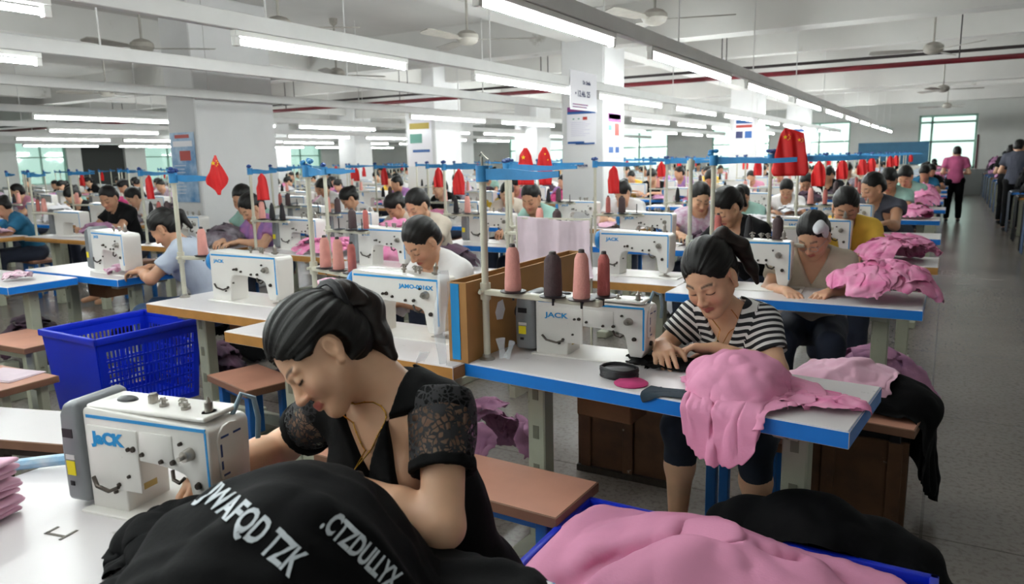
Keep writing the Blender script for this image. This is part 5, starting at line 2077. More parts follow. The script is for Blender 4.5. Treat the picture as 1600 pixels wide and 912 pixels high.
def heap(name, label, cx, cy, z, rx, ry, h, m, seed=0, n=9, size=.36, table_cols=None, sub=1, group=None, cat='cloth heap', nn=20, steps=55):
    """several crumpled garments settled over one another"""
    R = rng(seed)
    sheets, ks = [], []
    tc = table_cols or [floor_col(z)]
    for k in range(n):
        a = R.rand() * 6.28
        rr = (0 if k == n - 1 else .62 * math.sqrt(R.rand()))
        sz = size * R.uniform(.55, .95)
        P, rest = sheet(cx + math.cos(a) * rr * rx, cy + math.sin(a) * rr * ry, z + h * (1.05 - .7 * rr) + .04, sz, sz * R.uniform(.6, 1), nn, nn, R.rand() * 3, .045, seed * 31 + k, squeeze=.60)
        col = cols(lumpy(ell_col((cx, cy, z), (rx * .86, ry * .86, h * (.76 + .18 * k / n))), .016, 16, seed + k), *tc)
        sheets.append(settle(P[None], rest, steps, col, it=5, fric=.8, rad=.004 + .0012 * k)[0])
        sheets[-1] = creases(sheets[-1][None], rest, .015, 12, seed * 7 + k)[0]
    return cloth_thing(name, label, cat, np.stack(sheets), m, .0018, sub, group, trim=ragged)


TOPZ = .7622
tA1 = MB()  # rotated table as a collider: work in its own frame
def rot_col(f, cx, cy, a):
    c, s = math.cos(a), math.sin(a)
    def g(X):
        Y = X.copy()
        x = X[:, 0] - cx; y = X[:, 1] - cy
        Y[:, 0] = x * c + y * s; Y[:, 1] = -x * s + y * c
        d, N = f(Y)
        M = N.copy()
        M[:, 0] = N[:, 0] * c - N[:, 1] * s; M[:, 1] = N[:, 0] * s + N[:, 1] * c
        return d, M
    return g


COL_A1 = rot_col(box_col(0, 1.285, 0, .455, .3, TOPZ), -1.456, 2.125, ROT1)
# pink garment draped over the front edge of the striped woman's table
P, rest = sheet(-.480, 2.225, .90, .58, .57, 62, 60, .30, .040, 3, squeeze=.64)
P = settle(P[None], rest, 120, cols(COL_A1, lumpy(ell_col((-.52, 2.24, .765), (.14, .14, .10)), .026, 13, 2), floor_col(0)), it=8, fric=.8)
P = creases(P, rest, .014, 7, 1)
cloth_thing('pink_garment', 'large pink garment hanging over the blue table edge beside the woman in stripes', 'garment', P, M_PINK, .002, 1, trim=ragged)
P, rest = sheet(-.36, 2.23, .80, .52, .26, 54, 28, -.25, .016, 5, squeeze=.70)
P = settle(P[None], rest, 60, cols(COL_A1, floor_col(0)), it=6, fric=.8)
P = creases(P, rest, .012, 12, 2, ang=1.4)
cloth_thing('pink_garment', 'thin crumpled pink garment trailing right along the white table top', 'garment', P, M_PINK3, .002, 1, trim=ragged)
# black pieces being sewn, under the needle
P, rest = sheet(-.79, 2.42, .82, .40, .22, 44, 26, .05, .018, 8, squeeze=.72)
P = settle(P[None], rest, 60, cols(COL_A1, floor_col(0)), it=6, fric=.8)
P = creases(P, rest, .010, 14, 3)
cloth_thing('black_cloth_piece', 'crumpled black cloth under the hands of the woman in stripes', 'cloth', P, M_BLACKC, .002, 1, trim=ragged)
b = MB()
r_ = random.Random(4)
for k in range(9):
    b.tube([(.062 * math.cos(t) * (1 + .04 * r_.random()), .046 * math.sin(t) * (1 + .06 * r_.random()), .004 + .0035 * k + .002 * math.sin(3 * t + k)) for t in np.linspace(0, 2 * PI, 25)[:-1]], .0032, closed=True, n=6)
b.lathe([(.05, 0), (.055, .01), (.05, .028), (.0, .031)], n=20)
tag(b.build('elastic_coil', M_BLACK, None, loc=(-.895, 2.205, TOPZ)), 'flat black coil of cord on the white table below the needle', 'cord coil')
b = MB(); b.lathe([(.052, 0), (.055, .004), (.045, .010), (0, .012)], n=20)
tag(b.build('cloth_patch', M_MAG, None, loc=(-.83, 2.145, TOPZ)), 'small magenta scrap of cloth in front of the black coil', 'cloth')
P, rest = sheet(-.70, 2.10, .80, .14, .10, 18, 14, .1, .016, 9, squeeze=.7)
P = settle(P[None], rest, 40, cols(COL_A1, floor_col(0)), it=5, fric=.8)
cloth_thing('cloth_scrap', 'small dark teal scrap of cloth at the blue table edge, left of the pink garment', 'cloth', P, mat('teal_scrap', '#1c2e3a', .85), .002, 1)

# black printed garment in the foreground
FG = cols(box_col(-1.86, -.53, .30, 1.03, .3, TOPZ), lumpy(ell_col((-.865, .74, .70), (.225, .235, .275)), .022, 7, 4), lumpy(ell_col((-.98, .66, .74), (.16, .18, .10)), .02, 9, 1), floor_col(0))
P, rest = sheet(-.835, .66, 1.02, .84, 1.04, 80, 96, .12, .040, 12, squeeze=.80)
P = settle(P[None], rest, 110, FG, it=8, fric=.8)
P = creases(P, rest, .020, 5.0, 6, stretch=(1.5, .3), ang=1.9)
fgc = cloth_thing('black_garment', 'big black garment with white lettering piled on the nearest table', 'garment', P, M_BLACKC, .0022, 1, trim=lambda I, J, n, m: ((np.abs(I / (n - 1) * 2 - 1) ** 4 + np.abs(J / (m - 1) * 2 - 1) ** 4) < 1.2))
FGP = P
P, rest = sheet(-1.19, .82, .90, .46, .40, 46, 40, .5, .034, 15, squeeze=.60)
P = settle(P[None], rest, 70, cols(box_col(-1.86, -.53, .30, 1.03, .3, TOPZ), lumpy(ell_col((-1.19, .80, .76), (.12, .09, .07)), .02, 18, 3), floor_col(0)), it=6, fric=.8)
P = creases(P, rest, .014, 9, 7)
cloth_thing('black_garment', 'smaller crumpled black cloth under the arm of the large foreground machine', 'garment', P, M_BLACKC, .002, 1, trim=ragged)


def printed(txt, size, origin, along, normal, parent, m, xs=.8, off=.004):
    """lettering printed on the cloth: every letter outline is laid onto the cloth surface"""
    me = text_mesh(txt, size, .0, bold=.0016, xs=xs)
    bm = bmesh.new(); bm.from_mesh(me)
    bmesh.ops.triangulate(bm, faces=bm.faces)
    for _ in range(3):
        es = [e for e in bm.edges if e.calc_length() > .008]
        if not es: break
        bmesh.ops.subdivide_edges(bm, edges=es, cuts=1)
        bmesh.ops.triangulate(bm, faces=bm.faces)
    a = Vector(along).normalized(); nn = Vector(normal).normalized(); nn = (nn - a * nn.dot(a)).normalized(); up = nn.cross(a)
    Pm = FGP[0]; n_, m_, _ = Pm.shape
    I, J = np.meshgrid(np.arange(n_ - 1), np.arange(m_ - 1), indexing='ij')
    q = np.stack([I * m_ + J, (I + 1) * m_ + J, (I + 1) * m_ + J + 1, I * m_ + J + 1], -1).reshape(-1, 4)
    bvh = BVHTree.FromPolygons([Vector(v) for v in Pm.reshape(-1, 3)], [tuple(map(int, f)) for f in q])
    dead = []
    for v in bm.verts:
        p = Vector(origin) + a * v.co.x + up * v.co.y + nn * .4
        loc, nr, _, _ = bvh.ray_cast(p, -nn, 1.2)
        if loc is None: dead.append(v); continue
        if nr.dot(nn) < 0: nr = -nr
        v.co = loc + nr * off
    bmesh.ops.delete(bm, geom=dead, context='VERTS')
    bm.to_mesh(me); bm.free()
    me.materials.clear(); me.materials.append(m)
    o = link_mesh('printed_lettering', me, parent)
    return o


M_PRINT = mat('print_white', '#c9d0d6', .7, var=.2, vscale=60)
TX = [(-.86, .681, .941), (.110, .042, -.110), (-.719, .756, .903), (.087, .033, -.088)]
printed('JWAFQD TZK', .054, TX[0], TX[1], (.76, -.55, .45), fgc, M_PRINT, .52)
printed('.CTZDULLYX', .045, TX[2], TX[3], (.66, -.6, .48), fgc, M_PRINT, .52)

# pink sheet over the crate in front
FC = cols(box_col(-.90, .03, 1.36, 1.98, 0, .425), lumpy(ell_col((-.43, 1.66, .40), (.36, .27, .13)), .02, 6, 3), cap_col((-.46, 1.72, .40), (-.47, 1.72, .57), .16, .045), cap_col((-.47, 1.72, .57), (-.74, 1.50, .46), .045, .06), cap_col((-.47, 1.72, .57), (-.16, 1.80, .47), .045, .06), floor_col(0))
P, rest = sheet(-.44, 1.64, .78, 1.22, .96, 96, 76, .08, .022, 21, squeeze=.88)
P = settle(P[None], rest, 130, FC, it=9, fric=.55)
P = creases(P, rest, .020, 3.6, 9, stretch=(1.2, .4), ang=.3)
cloth_thing('pink_garment', 'large smooth pink cloth heaped over the crate in the foreground', 'garment', P, M_PINK, .002, 1, trim=lambda I, J, n, m: ((np.abs(I / (n - 1) * 2 - 1) ** 3 + np.abs(J / (m - 1) * 2 - 1) ** 3) < 1.25))
# black cloth behind it
FK = cols(lumpy(ell_col((-.24, 2.10, .18), (.36, .18, .30)), .03, 8, 6), box_col(-.90, .03, 1.36, 1.98, 0, .425), floor_col(0))
P, rest = sheet(-.22, 2.12, .64, .96, .60, 70, 46, -.05, .04, 23, squeeze=.74)
P = settle(P[None], rest, 110, FK, it=8, fric=.6)
P = creases(P, rest, .022, 6, 11)
cloth_thing('black_garment', 'dark heap of black cloth on the floor behind the pink cloth, under the table end', 'garment', P, M_BLACKC, .002, 1, trim=ragged)
# bench by the aisle
FB = cols(rot_col(box_col(0, .66, 0, .30, .0, .452), -.70, 3.08, -.12), lumpy(ell_col((-.24, 3.30, .44), (.26, .20, .12)), .02, 10, 5), floor_col(0))
P, rest = sheet(-.20, 3.30, .66, .74, .52, 60, 44, -.25, .036, 25, squeeze=.70)
P = settle(P[None], rest, 110, FB, it=8, fric=.6)
P = creases(P, rest, .014, 8, 13)
cloth_thing('black_garment', 'black garment hanging off the bench into the aisle', 'garment', P, M_BLACKC, .002, 1, trim=ragged)
P, rest = sheet(-.36, 3.28, .72, .56, .44, 54, 42, -.2, .040, 27, squeeze=.66)
P = settle(P[None], rest, 90, cols(lumpy(ell_col((-.30, 3.30, .455), (.27, .20, .13)), .022, 12, 8), FB), it=8, fric=.7, rad=.012)
P = creases(P, rest, .014, 8, 14)
cloth_thing('pink_garment', 'mauve-pink garment on top of the black one on the aisle bench', 'garment', P, M_PINK2, .002, 1, trim=ragged)
# heaps on the tables along the aisle
CA2 = box_col(-1.27, -.06, 3.77, 4.27, .3, TOPZ)
heap('pink_cloth_heap', 'big heap of crumpled pink cloth on the second blue-edged table by the aisle', -.25, 4.02, TOPZ, .27, .20, .16, M_PINK3, 3, 22, .34, [CA2, floor_col(0)], nn=24)
CA3 = box_col(-1.24, -.02, 5.26, 5.76, .3, TOPZ)
heap('pink_cloth_heap', 'heap of crumpled pink cloth on the brown-edged table by the aisle', -.25, 5.48, TOPZ, .29, .22, .14, M_PINK3, 5, 18, .36, [CA3, floor_col(0)])
# pink cloth over the fringe woman's table
heap('pink_cloth_heap', 'wide spread of pink cloth on the table of the woman with a fringe', -4.25, 4.45, TOPZ, .60, .24, .075, M_PINK3, 7, 20, .40, [box_col(-5.2, -3.9, 4.15, 4.75, .3, TOPZ), floor_col(0)])
heap('pink_cloth_heap', 'upright bunch of pink cloth at the right end of the pink-covered table', -3.72, 4.42, TOPZ, .20, .18, .16, M_PINK3, 8, 8, .28, [box_col(-5.2, -3.7, 4.15, 4.75, .3, TOPZ), floor_col(0)])
# small ones
heap('cloth_heap', 'magenta and white cloth at the end of the left blue-edged table', -4.84, 3.00, TOPZ, .14, .10, .03, mat('magenta_mix', '#b5487f', .85, var=.6, vscale=16, tint='#e3d5e0'), 9, 5, .22, [floor_col(TOPZ)])
heap('cloth_heap', 'small dark cloth beside the magenta cloth, under the hands of the woman in pale grey-blue', -4.74, 3.14, TOPZ, .10, .09, .03, M_BLACKC, 10, 4, .18, [floor_col(TOPZ)])
heap('cloth_heap', 'pink and white cloth behind the machine at the left frame edge', -5.25, 2.52, TOPZ, .16, .10, .03, mat('rose_mix', '#c08aa4', .85, var=.5, vscale=14, tint='#e6dde0'), 11, 5, .22, [floor_col(TOPZ)])
heap('cloth_heap', 'pink cloth bundle behind the machine right of the blue crate', -3.05, 3.12, .425, .20, .22, .40, M_PINK2, 12, 10, .30, [floor_col(.425)])
heap('cloth_heap', 'mauve-pink cloth heap on the floor behind the foreground machine, right of the crate', -2.95, 2.0, .0, .46, .20, .42, M_MAUVE2, 13, 14, .40, [floor_col(0)])
heap('cloth_heap', 'white frilly cloth held by the short-haired woman', -2.42, 2.86, .70, .15, .10, .17, M_WHITEC, 14, 8, .22, [floor_col(.66)])
heap('cloth_heap', 'faint pink cloth right of the short-haired woman', -1.92, 2.86, .72, .20, .12, .10, M_LPINK, 15, 8, .24, [floor_col(.70)])
heap('cloth_heap', 'mauve cloth heap on the floor below the striped woman\'s table, left end', -1.75, 2.75, 0, .30, .22, .40, M_MAUVE, 16, 10, .34, [floor_col(0)])
b = MB(); b.box(0, .18, 0, .14, 0, .10)
# stacked pale pink cloth cut off at the left frame edge
P, rest = sheet(-1.69, .62, .80, .17, .16, 14, 14, .2, .004, 30)
st = np.concatenate([sheet(-1.72, .64, TOPZ + .006 + .013 * k, .20 + .01 * (k % 2), .15, 14, 12, .25 + .08 * math.sin(k * 2), .006, 40 + k)[0][None] if False else np.stack([sheet(-1.72, .64, TOPZ + .006 + .013 * k, .20 + .01 * (k % 3), .15, 14, 12, .25 + .08 * math.sin(k * 2), .006, 40 + k)[0]]) for k in range(9)])
o = cloth_thing('folded_cloth_stack', 'blurred stack of folded pale pink cloth at the left frame edge', 'cloth stack', st, M_PINK2, .011, 1)
# white shirt draped over the machine in the middle
nx, ny = 44, 46
U, W_ = np.meshgrid(np.linspace(0, 1, nx), np.linspace(0, 1, ny), indexing='ij')
P = np.stack([-2.275 + .50 * U, 3.94 + .012 * np.sin(U * 17) * (1 - W_) - .03 * W_, 1.135 - .02 * np.sin(U * PI) - .36 * W_ + .012 * np.sin(U * 5)], -1)
pins = [i * ny for i in range(nx)]
P = settle(P[None], (.56 / (nx - 1), .38 / (ny - 1)), 60, cols(floor_col(.78), box_col(-2.5, -1.25, 3.99, 4.5, .5, .80)), it=8, fric=.6, pin=(pins, P.reshape(-1, 3)[pins][None]))
P = creases(P, (.0127, .0084), .010, 9, 15, stretch=(1.3, .3), ang=0)
cloth_thing('white_shirt', 'white shirt hung up before the machine left of the poster column foot', 'garment', P, M_LPINK, .002, 1)
b = MB(); b.box(-2.285, -2.275, 3.945, 3.955, .10, 1.135); b.box(-1.785, -1.775, 3.945, 3.955, .10, 1.135); b.box(-2.285, -1.775, 3.944, 3.956, 1.118, 1.128); b.box(-2.285, -1.775, 3.944, 3.956, .10, .12)
b.box(-2.30, -2.26, 3.85, 4.05, 0, .10); b.box(-1.80, -1.76, 3.85, 4.05, 0, .10)
tag(b.build('cloth_rack', M_POLE, None), 'low rack holding up the white shirt', 'rack')
# blue twisted tube on the near table
b = MB(); b.tube(dense([(-2.05, .70, .772), (-1.93, .80, .775), (-1.80, .90, .785), (-1.66, .99, .79)], 6), [.014] * 18 + [.012], n=8)
tag(b.build('cloth_tube', mat('hose_white_blue', '#b7c6cf', .5, var=.4, vscale=20, tint='#6fa7cc'), None), 'white and blue cloth strip behind the foot of the foreground machine', 'strip')
b = MB(); b.box(0, .05, 0, .006, 0, .001); b.box(0, .006, 0, .03, 0, .001); b.box(.05, .056, -.01, .03, 0, .001)
tag(b.build('table_marks', mat('pencil_grey', '#5d574f', .6), None, loc=(-1.50, .70, TOPZ + .0002), rz=.2), 'small grey worn metal plate let into the near table top', 'plate')

# dark clutter of garments on the floor below the nearer tables
for k, (x, y, rx, ry, hh, m, lab) in enumerate([
        (-5.35, 3.45, .45, .30, .42, M_DKMIX, 'dark garment heap on the floor behind the left blue-edged table'), (-4.75, 3.75, .38, .28, .34, M_BLACKC, 'black garment heap on the floor behind the blue crate'),
        (-6.1, 2.95, .40, .25, .36, M_DKMIX, 'dark garment heap on the floor between the two left blue-edged tables'), (-3.35, 3.25, .40, .25, .30, M_DKMIX, 'dark garment heap on the floor behind the table right of the blue crate'),
        (-2.60, 3.15, .35, .25, .34, M_MAUVE, 'mauve garment heap on the floor left of the short-haired woman'), (-1.30, 3.60, .30, .22, .26, M_BLACKC, 'black garment heap on the floor below the second blue-edged table, left end'),
        (-3.95, 2.95, .28, .25, .40, M_DKMIX, 'dark garment heap on the floor just behind the blue crate'), (-4.95, 1.55, .30, .22, .30, M_DKMIX, 'dark garment heap on the floor beside the left wooden stools'),
        (-.30, 4.75, .34, .22, .34, M_MAUVE, 'mauve garment heap on the floor behind the second blue-edged table'), (-2.25, 2.75, .28, .20, .22, M_DKMIX, 'dark garment heap on the floor behind the brown box table')]):
    heap('cloth_heap', lab, x, y, 0, rx, ry, hh, m, 80 + k, 9, .42, [floor_col(0)], sub=0, nn=16, steps=45)
# ================================================================ the rows of stations farther off
def merged(root, name):
    """all the meshes of one thing as one mesh (for copies only a few pixels large)"""
    vs, fs, mi, mats = [], [], [], []
    def rec(o, M):
        M = M @ (o.matrix_parent_inverse @ o.matrix_basis if o is not root else Matrix.Identity(4))
        if o.type == 'MESH':
            k = len(vs)
            mp = []
            for m in [s.material for s in o.material_slots]:
                if m not in mats: mats.append(m)
                mp.append(mats.index(m))
            vs.extend([tuple(M @ v.co) for v in o.data.vertices])
            for p in o.data.polygons:
                fs.append(tuple(i + k for i in p.vertices)); mi.append(mp[p.material_index] if mp else 0)
        for c in [x for x in bpy.data.objects if x.parent == o]: rec(c, M)
    rec(root, Matrix.Identity(4))
    me = bpy.data.meshes.new(name)
    me.from_pydata(vs, [], fs)
    for m in mats: me.materials.append(m)
    me.polygons.foreach_set('material_index', mi)
    me.shade_smooth()
    me.set_sharp_from_angle(angle=math.radians(50))
    return me, mats


def drop(root):
    for c in [x for x in bpy.data.objects if x.parent == root]: drop(c)
    bpy.data.objects.remove(root)


CR3 = np.array(CAM_R)


def pix(x, y, z):
    c = CR3.T @ np.array([x, y, z - CAM_H])
    if c[2] > -.1: return None
    return 800 + 1156.875 * c[0] / -c[2], 456 - 1156.875 * c[1] / -c[2]


def seen(x, y, z=1.0, mg=40):
    p = pix(x, y, z)
    return p is not None and -mg < p[0] < 1600 + mg and -mg < p[1] < 912 + mg


# ---- prototypes
R0 = random.Random(5)
POSES = [P_(40, 0, .03), P_(28, 22, .0, (.14, -.42)), P_(46, -22, .06), P_(20, -30, .02, (.08, -.40)), P_(34, 10, .05)]
HAIRS = ['tail', 'short', 'bun', 'short', 'tail']
MIDP = []
for k in range(4):
    r = person('seated garment worker', (0, 0), 0, POSES[k], SK2, HAIRB, T_WHITE, res=.010, hair=HAIRS[k], trous=TR_NAVY, seed=40 + k, shoes_=False)
    MIDP.append(reg(r))
FARP = []
for k in range(5):
    r = person('seated garment worker', (0, 0), 0, POSES[k], SK2, HAIRB, T_WHITE, res=.018, hair=HAIRS[k], trous=TR_NAVY, seed=50 + k, detail=False, shoes_=False)
    FARP.append(merged(r, 'person'))
    drop(r)
tb = {}
for nm, em in (('blue', M_EBLUE), ('brown', M_EWOOD)):
    r = table(0, 0, 0, 1.22, .50, em, 'x', None, lod=2)
    tb[nm] = merged(r, 'sewing_table')[0]
    drop(r)
r = make_machine(lod=2, logo=None); FM = merged(r, 'sewing_machine')[0]; drop(r)
r = make_machine(lod=2, logo=None, motor=False); FM2 = merged(r, 'sewing_machine')[0]; drop(r)
MM = make_machine(lod=1, logo='JACK', logo_at=(.08, .205), logo_sz=.022)
MM2 = make_machine(lod=1, logo='JACK', motor=False, logo_at=(.08, .205), logo_sz=.026)
FS = []
for arm in (.5, .28):
    r = thread_stand(0, 0, 'x', arm=arm, lod=2, bar=.4); FS.append(merged(r, 'thread_stand')[0]); drop(r)
MT = {nm: table(0, 0, 0, 1.22, .50, em, 'x', None, lod=1) for nm, em in (('blue', M_EBLUE), ('brown', M_EWOOD))}
MS = [thread_stand(0, 0, 'x', arm=a, lod=1, bar=.42, trays=[(.12, 0), (.25, 0), (.36, 0)]) for a in (.5, .3)]
cone_me = {}
for m in (CP, CR, CK, CDk): cone_me[m.name] = merged(m, 'thread_cone')[0]
r = bench(0, 0, 0, .40, .28, .44, 'x'); STOOLME = merged(r, 'work_stool')[0]; drop(r)
HP = []
for k, (w, d, h) in enumerate([(.26, .20, .12), (.34, .22, .08), (.20, .18, .15)]):
    o = heap('cloth_heap', 'x', 0, 0, 0, w, d, h, M_PINK3, 60 + k, 7, .32, [floor_col(0)], sub=0, nn=12, steps=36)
    HP.append(o.data); bpy.data.objects.remove(o)

TOPS = [('white', T_WHITE, 6), ('cream', T_CREAM, 4), ('black', T_BLACK, 4), ('pale grey-blue', T_GREY, 3), ('rose', T_ROSE, 3), ('mint', T_MINT, 2), ('teal blue', T_TEAL, 2), ('yellow', T_YEL, 2), ('slate', T_SLATE, 2), ('lilac patterned', T_LILAC, 2), ('red', T_RED, 1), ('pale checked', T_PLAID, 3)]
TP = [t for t in TOPS for _ in range(t[2])]
HEAPM = [('pink', M_PINK3, 6), ('pale pink', M_PINK2, 4), ('white', M_WHITEC, 4), ('mixed grey', M_MIX, 4), ('dark', M_DKMIX, 4), ('yellow', knit_mat('cloth_yellow', '#c9a53c'), 1), ('magenta', M_MAG, 1), ('mauve', M_MAUVE, 2), ('orange', knit_mat('cloth_orange', '#b8703c'), 1), ('green', knit_mat('cloth_green', '#6a8a4a'), 1)]
HM = [t for t in HEAPM for _ in range(t[2])]

ROWY = [3.77, 5.26, 7.0, 8.8, 10.6, 12.4, 14.1, 15.8, 17.5, 19.2, 20.9, 22.6, 24.3, 26.0, 27.6]
rowname = ['second', 'third', 'fourth', 'fifth', 'sixth', 'seventh', 'eighth', 'ninth', 'tenth', 'eleventh', 'twelfth', 'thirteenth', 'fourteenth', 'fifteenth', 'sixteenth']
COLX = [-1.26, -2.56, -3.90, -5.25, -6.60, -8.75, -10.1, -11.45, -13.6, -14.95, -17.2, -18.55, -20.7, -22.05, -23.4]
colname = ['aisle line'] + ['%s line from aisle' % w for w in ('second', 'third', 'fourth', 'fifth', 'sixth', 'seventh', 'eighth', 'ninth', 'tenth', 'eleventh', 'twelfth')] + ['third line from left windows', 'second line from left windows', 'line beside left windows']
blocked = [(-4.60, -3.80, 8.9, 9.8), (-4.65, -3.85, 17.9, 19), (-4.7, -3.9, 25.1, 26.1), (-7.85, -7.15, 5.4, 6.7), (-9.55, -8.6, 11.9, 13), (-17, -16.1, 11.9, 12.9), (-17, -16.1, 17.9, 18.9), (-10.5, -9.6, 17.9, 18.9), (-17, -16.1, 23.9, 24.9), (-20.1, -19.2, 14.4, 15.3), (-22.6, -21.8, 19.9, 20.8)]


def clear(x0, x1, y0, y1):
    return not any(x0 < b[1] and x1 > b[0] and y0 < b[3] and y1 > b[2] for b in blocked)


def inst(me, name, loc, rz, label, cat, group, mats=None, scale=None):
    o = bpy.data.objects.new(name, me)
    COL.objects.link(o)
    o.location = loc
    o.rotation_euler = (0, 0, rz)
    if scale: o.scale = scale if isinstance(scale, tuple) else (scale,) * 3
    if mats:
        for i, m in mats.items():
            o.material_slots[i].link = 'OBJECT'; o.material_slots[i].material = m
    return tag(o, label, cat, group)


# stations already built by hand: (column, row) -> which pieces exist
have_table = {(0, 0), (0, 1), (1, 0), (2, 0), (3, 0)}
have_person = {(0, 0), (0, 1), (0, 2), (1, 0), (2, 0), (3, 0)}
skip_person_px = []
cnt = dict(person=0)
usedM = {}
lit_first = {}


def use(root, loc, rz, label, group, scale=None):
    """first use moves the built one, later uses copy it"""
    if root.name not in usedM:
        usedM[root.name] = 1
        root.location = loc; root.rotation_euler = (0, 0, rz)
        if scale: root.scale = (scale,) * 3
        root['label'] = label; root['group'] = group
        return root
    return dup(root, loc, rz, label, group, scale)


for ci, cx in enumerate(COLX):
    for ri, ry in enumerate(ROWY):
        x = cx + R0.uniform(-.03, .03)
        y = ry + R0.uniform(-.08, .08) + (.25 * math.sin(ci * 1.7) if ci > 0 else 0)
        if ci >= 4: y += .35
        if ci in (12, 13, 14) and ry < 7: continue
        edge = 'blue' if (ci == 0 and ri >= 2) or R0.random() < .55 else 'brown'
        if not (seen(x, y, .8) or seen(x + 1.2, y + .5, 1.1)): continue
        where = '%s row, %s' % (rowname[ri], colname[ci])
        dist = math.hypot(x, y)
        near = dist < 9.5
        free = clear(x, x + 1.22, y, y + .5)
        if (ci, ri) not in have_table and free:
            lab = '%s-edged sewing table, %s' % (edge, where)
            if near: use(MT[edge], (x, y, 0), 0, lab, 'sewing tables')
            else: inst(tb[edge], 'sewing_table', (x, y, 0), 0, lab, 'table', 'sewing tables')
        if not free: continue
        ty = y if (ci, ri) not in have_table else {(0, 0): 3.77, (0, 1): 5.26, (1, 0): 3.99, (2, 0): 3.75, (3, 0): 4.25}[(ci, ri)]
        tx = x if (ci, ri) not in have_table else {(0, 0): -1.27, (0, 1): -1.24, (1, 0): -2.50, (2, 0): -3.83, (3, 0): -5.17}[(ci, ri)]
        lab = 'white sewing machine on the table, ' + where
        mrz = R0.uniform(-.08, .08)
        mx = tx + (.24 if (ci, ri) != (1, 0) else .66)
        if (ci, ri) == (0, 0): mx = tx + .14
        mm = (MM if R0.random() < .5 else MM2)
        if near: use(mm, (mx, ty + .27, .762), mrz, lab, 'sewing machines', 1.08)
        else: inst(FM if R0.random() < .5 else FM2, 'sewing_machine', (mx, ty + .27, .762), mrz, lab, 'sewing machine', 'sewing machines', scale=1.08)
        # stand
        if (ci, ri) not in ((0, 0), (0, 1)):
            lab = 'cream thread stand with blue ribbon, ' + where
            a = R0.randrange(2)
            zt = R0.uniform(.985, 1.02)
            if near: s_ = use(MS[a], (tx + .07, ty + .10, 0), R0.uniform(-.15, .1), lab, 'thread stands')
            else: inst(FS[a], 'thread_stand', (tx + .07, ty + .10, 0), R0.uniform(-.15, .1), lab, 'thread stand', 'thread stands')
            if dist < 15:
                for q in range(2 if not near else 3):
                    if R0.random() < .8:
                        cn = R0.choice([CP, CR, CK, CDk, CP])
                        lab = '%s thread cone, %s' % ({CP.name: 'pink', CR.name: 'rose', CK.name: 'black', CDk.name: 'dark brown'}[cn.name], where)
                        inst(cone_me[cn.name], 'thread_cone', (tx + .19 + .12 * q, ty + .09, 1.035), 0, lab, 'thread cone', 'cones of thread on the stands', scale=.95)
            if R0.random() < .34:
                flag((tx + .25, ty + .06, 1.19), R0.uniform(-.3, .3), [(.22, -.01, .01), (.17, -.045, .045), (.10, -.06, .06), (0, -.055, .055)], 'small red flag on a thread stand, ' + where)
        # heap
        if (ci, ri) not in ((0, 0), (0, 1), (3, 0)) and R0.random() < .92:
            hn, hm, _ = R0.choice(HM) if ci else (('pink', M_PINK3, 0) if R0.random() < .75 else ('dark', M_DKMIX, 0))
            k = R0.randrange(3)
            if clear(tx + .5, tx + 1.5, ty - .1, ty + .6): inst(HP[k], 'cloth_heap', (tx + R0.uniform(.92, 1.0), ty + .25, .764), R0.random() * 6, '%s cloth heap on the table, %s' % (hn, where), 'cloth heap', 'cloth heaps on the tables', {0: hm}, (1.1, 1.1, R0.uniform(.6, 1.6)))
        if 7 < dist < 20 and (ci or ri > 3) and R0.random() < .5:
            hn, hm, _ = R0.choice(HM)
            inst(HP[R0.randrange(3)], 'cloth_heap', (tx + .62, ty + .30, .764), R0.random() * 6, '%s cloth heap at mid table, %s' % (hn, where), 'cloth heap', 'cloth heaps on the tables', {0: hm}, (.8, .7, R0.uniform(.5, 1.1)))
        if R0.random() < .7 and 4 < dist < 10 and clear(tx - .1, tx + 1.3, ty + .7, ty + 1.5) and (ci, ri) not in ((0, 0),):
            hn, hm, _ = R0.choice(HM)
            k = R0.randrange(3)
            inst(HP[k], 'cloth_heap', (tx + R0.uniform(.3, .8), ty + 1.12, .0), R0.random() * 6, '%s cloth heap on the floor, %s' % (hn, where), 'cloth heap', 'cloth heaps on the floor', {0: hm}, (1, .9, R0.uniform(1.2, 2.6)))
        # worker
        if (ci, ri) in have_person or R0.random() < .04: continue
        if dist < 5.2: continue
        tn, tm, _ = R0.choice(TP)
        px_, py_ = tx + (.78 if ci else .80) + R0.uniform(-.08, .08), ty + .78 + R0.uniform(-.05, .08)
        if not clear(px_ - .3, px_ + .3, py_ - .4, py_ + .2): continue
        rz = R0.uniform(-.35, .25)
        sk = R0.choice([SK1, SK2, SK3])
        s_ = R0.uniform(.97, 1.08)
        lab = 'seated worker in %s top, %s' % (tn, where)
        if dist < 12:
            k = R0.randrange(4)
            r = use(MIDP[k], (px_, py_, 0), rz, lab, 'garment workers at their machines', s_)
            for c in r.children:
                if c.name.startswith('top') or c.name.startswith('body'):
                    c.material_slots[0].link = 'OBJECT'; c.material_slots[0].material = tm if c.name.startswith('top') else sk
        else:
            k = R0.randrange(5)
            me, mats = FARP[k]
            sl = {i: (tm if m == T_WHITE else sk) for i, m in enumerate(mats) if m in (T_WHITE, SK2)}
            inst(me, 'person', (px_, py_, 0), rz, lab, 'person', 'garment workers at their machines', sl, s_)
        if dist < 14:
            inst(STOOLME, 'work_stool', (px_ - .20, py_ - .12, 0), rz * .3, 'wooden stool under the worker, ' + where, 'stool', 'wooden work stools')
# any prototype never used
for r in MIDP + [MM, MM2] + MS + list(MT.values()):
    if r.name not in usedM: drop(r)

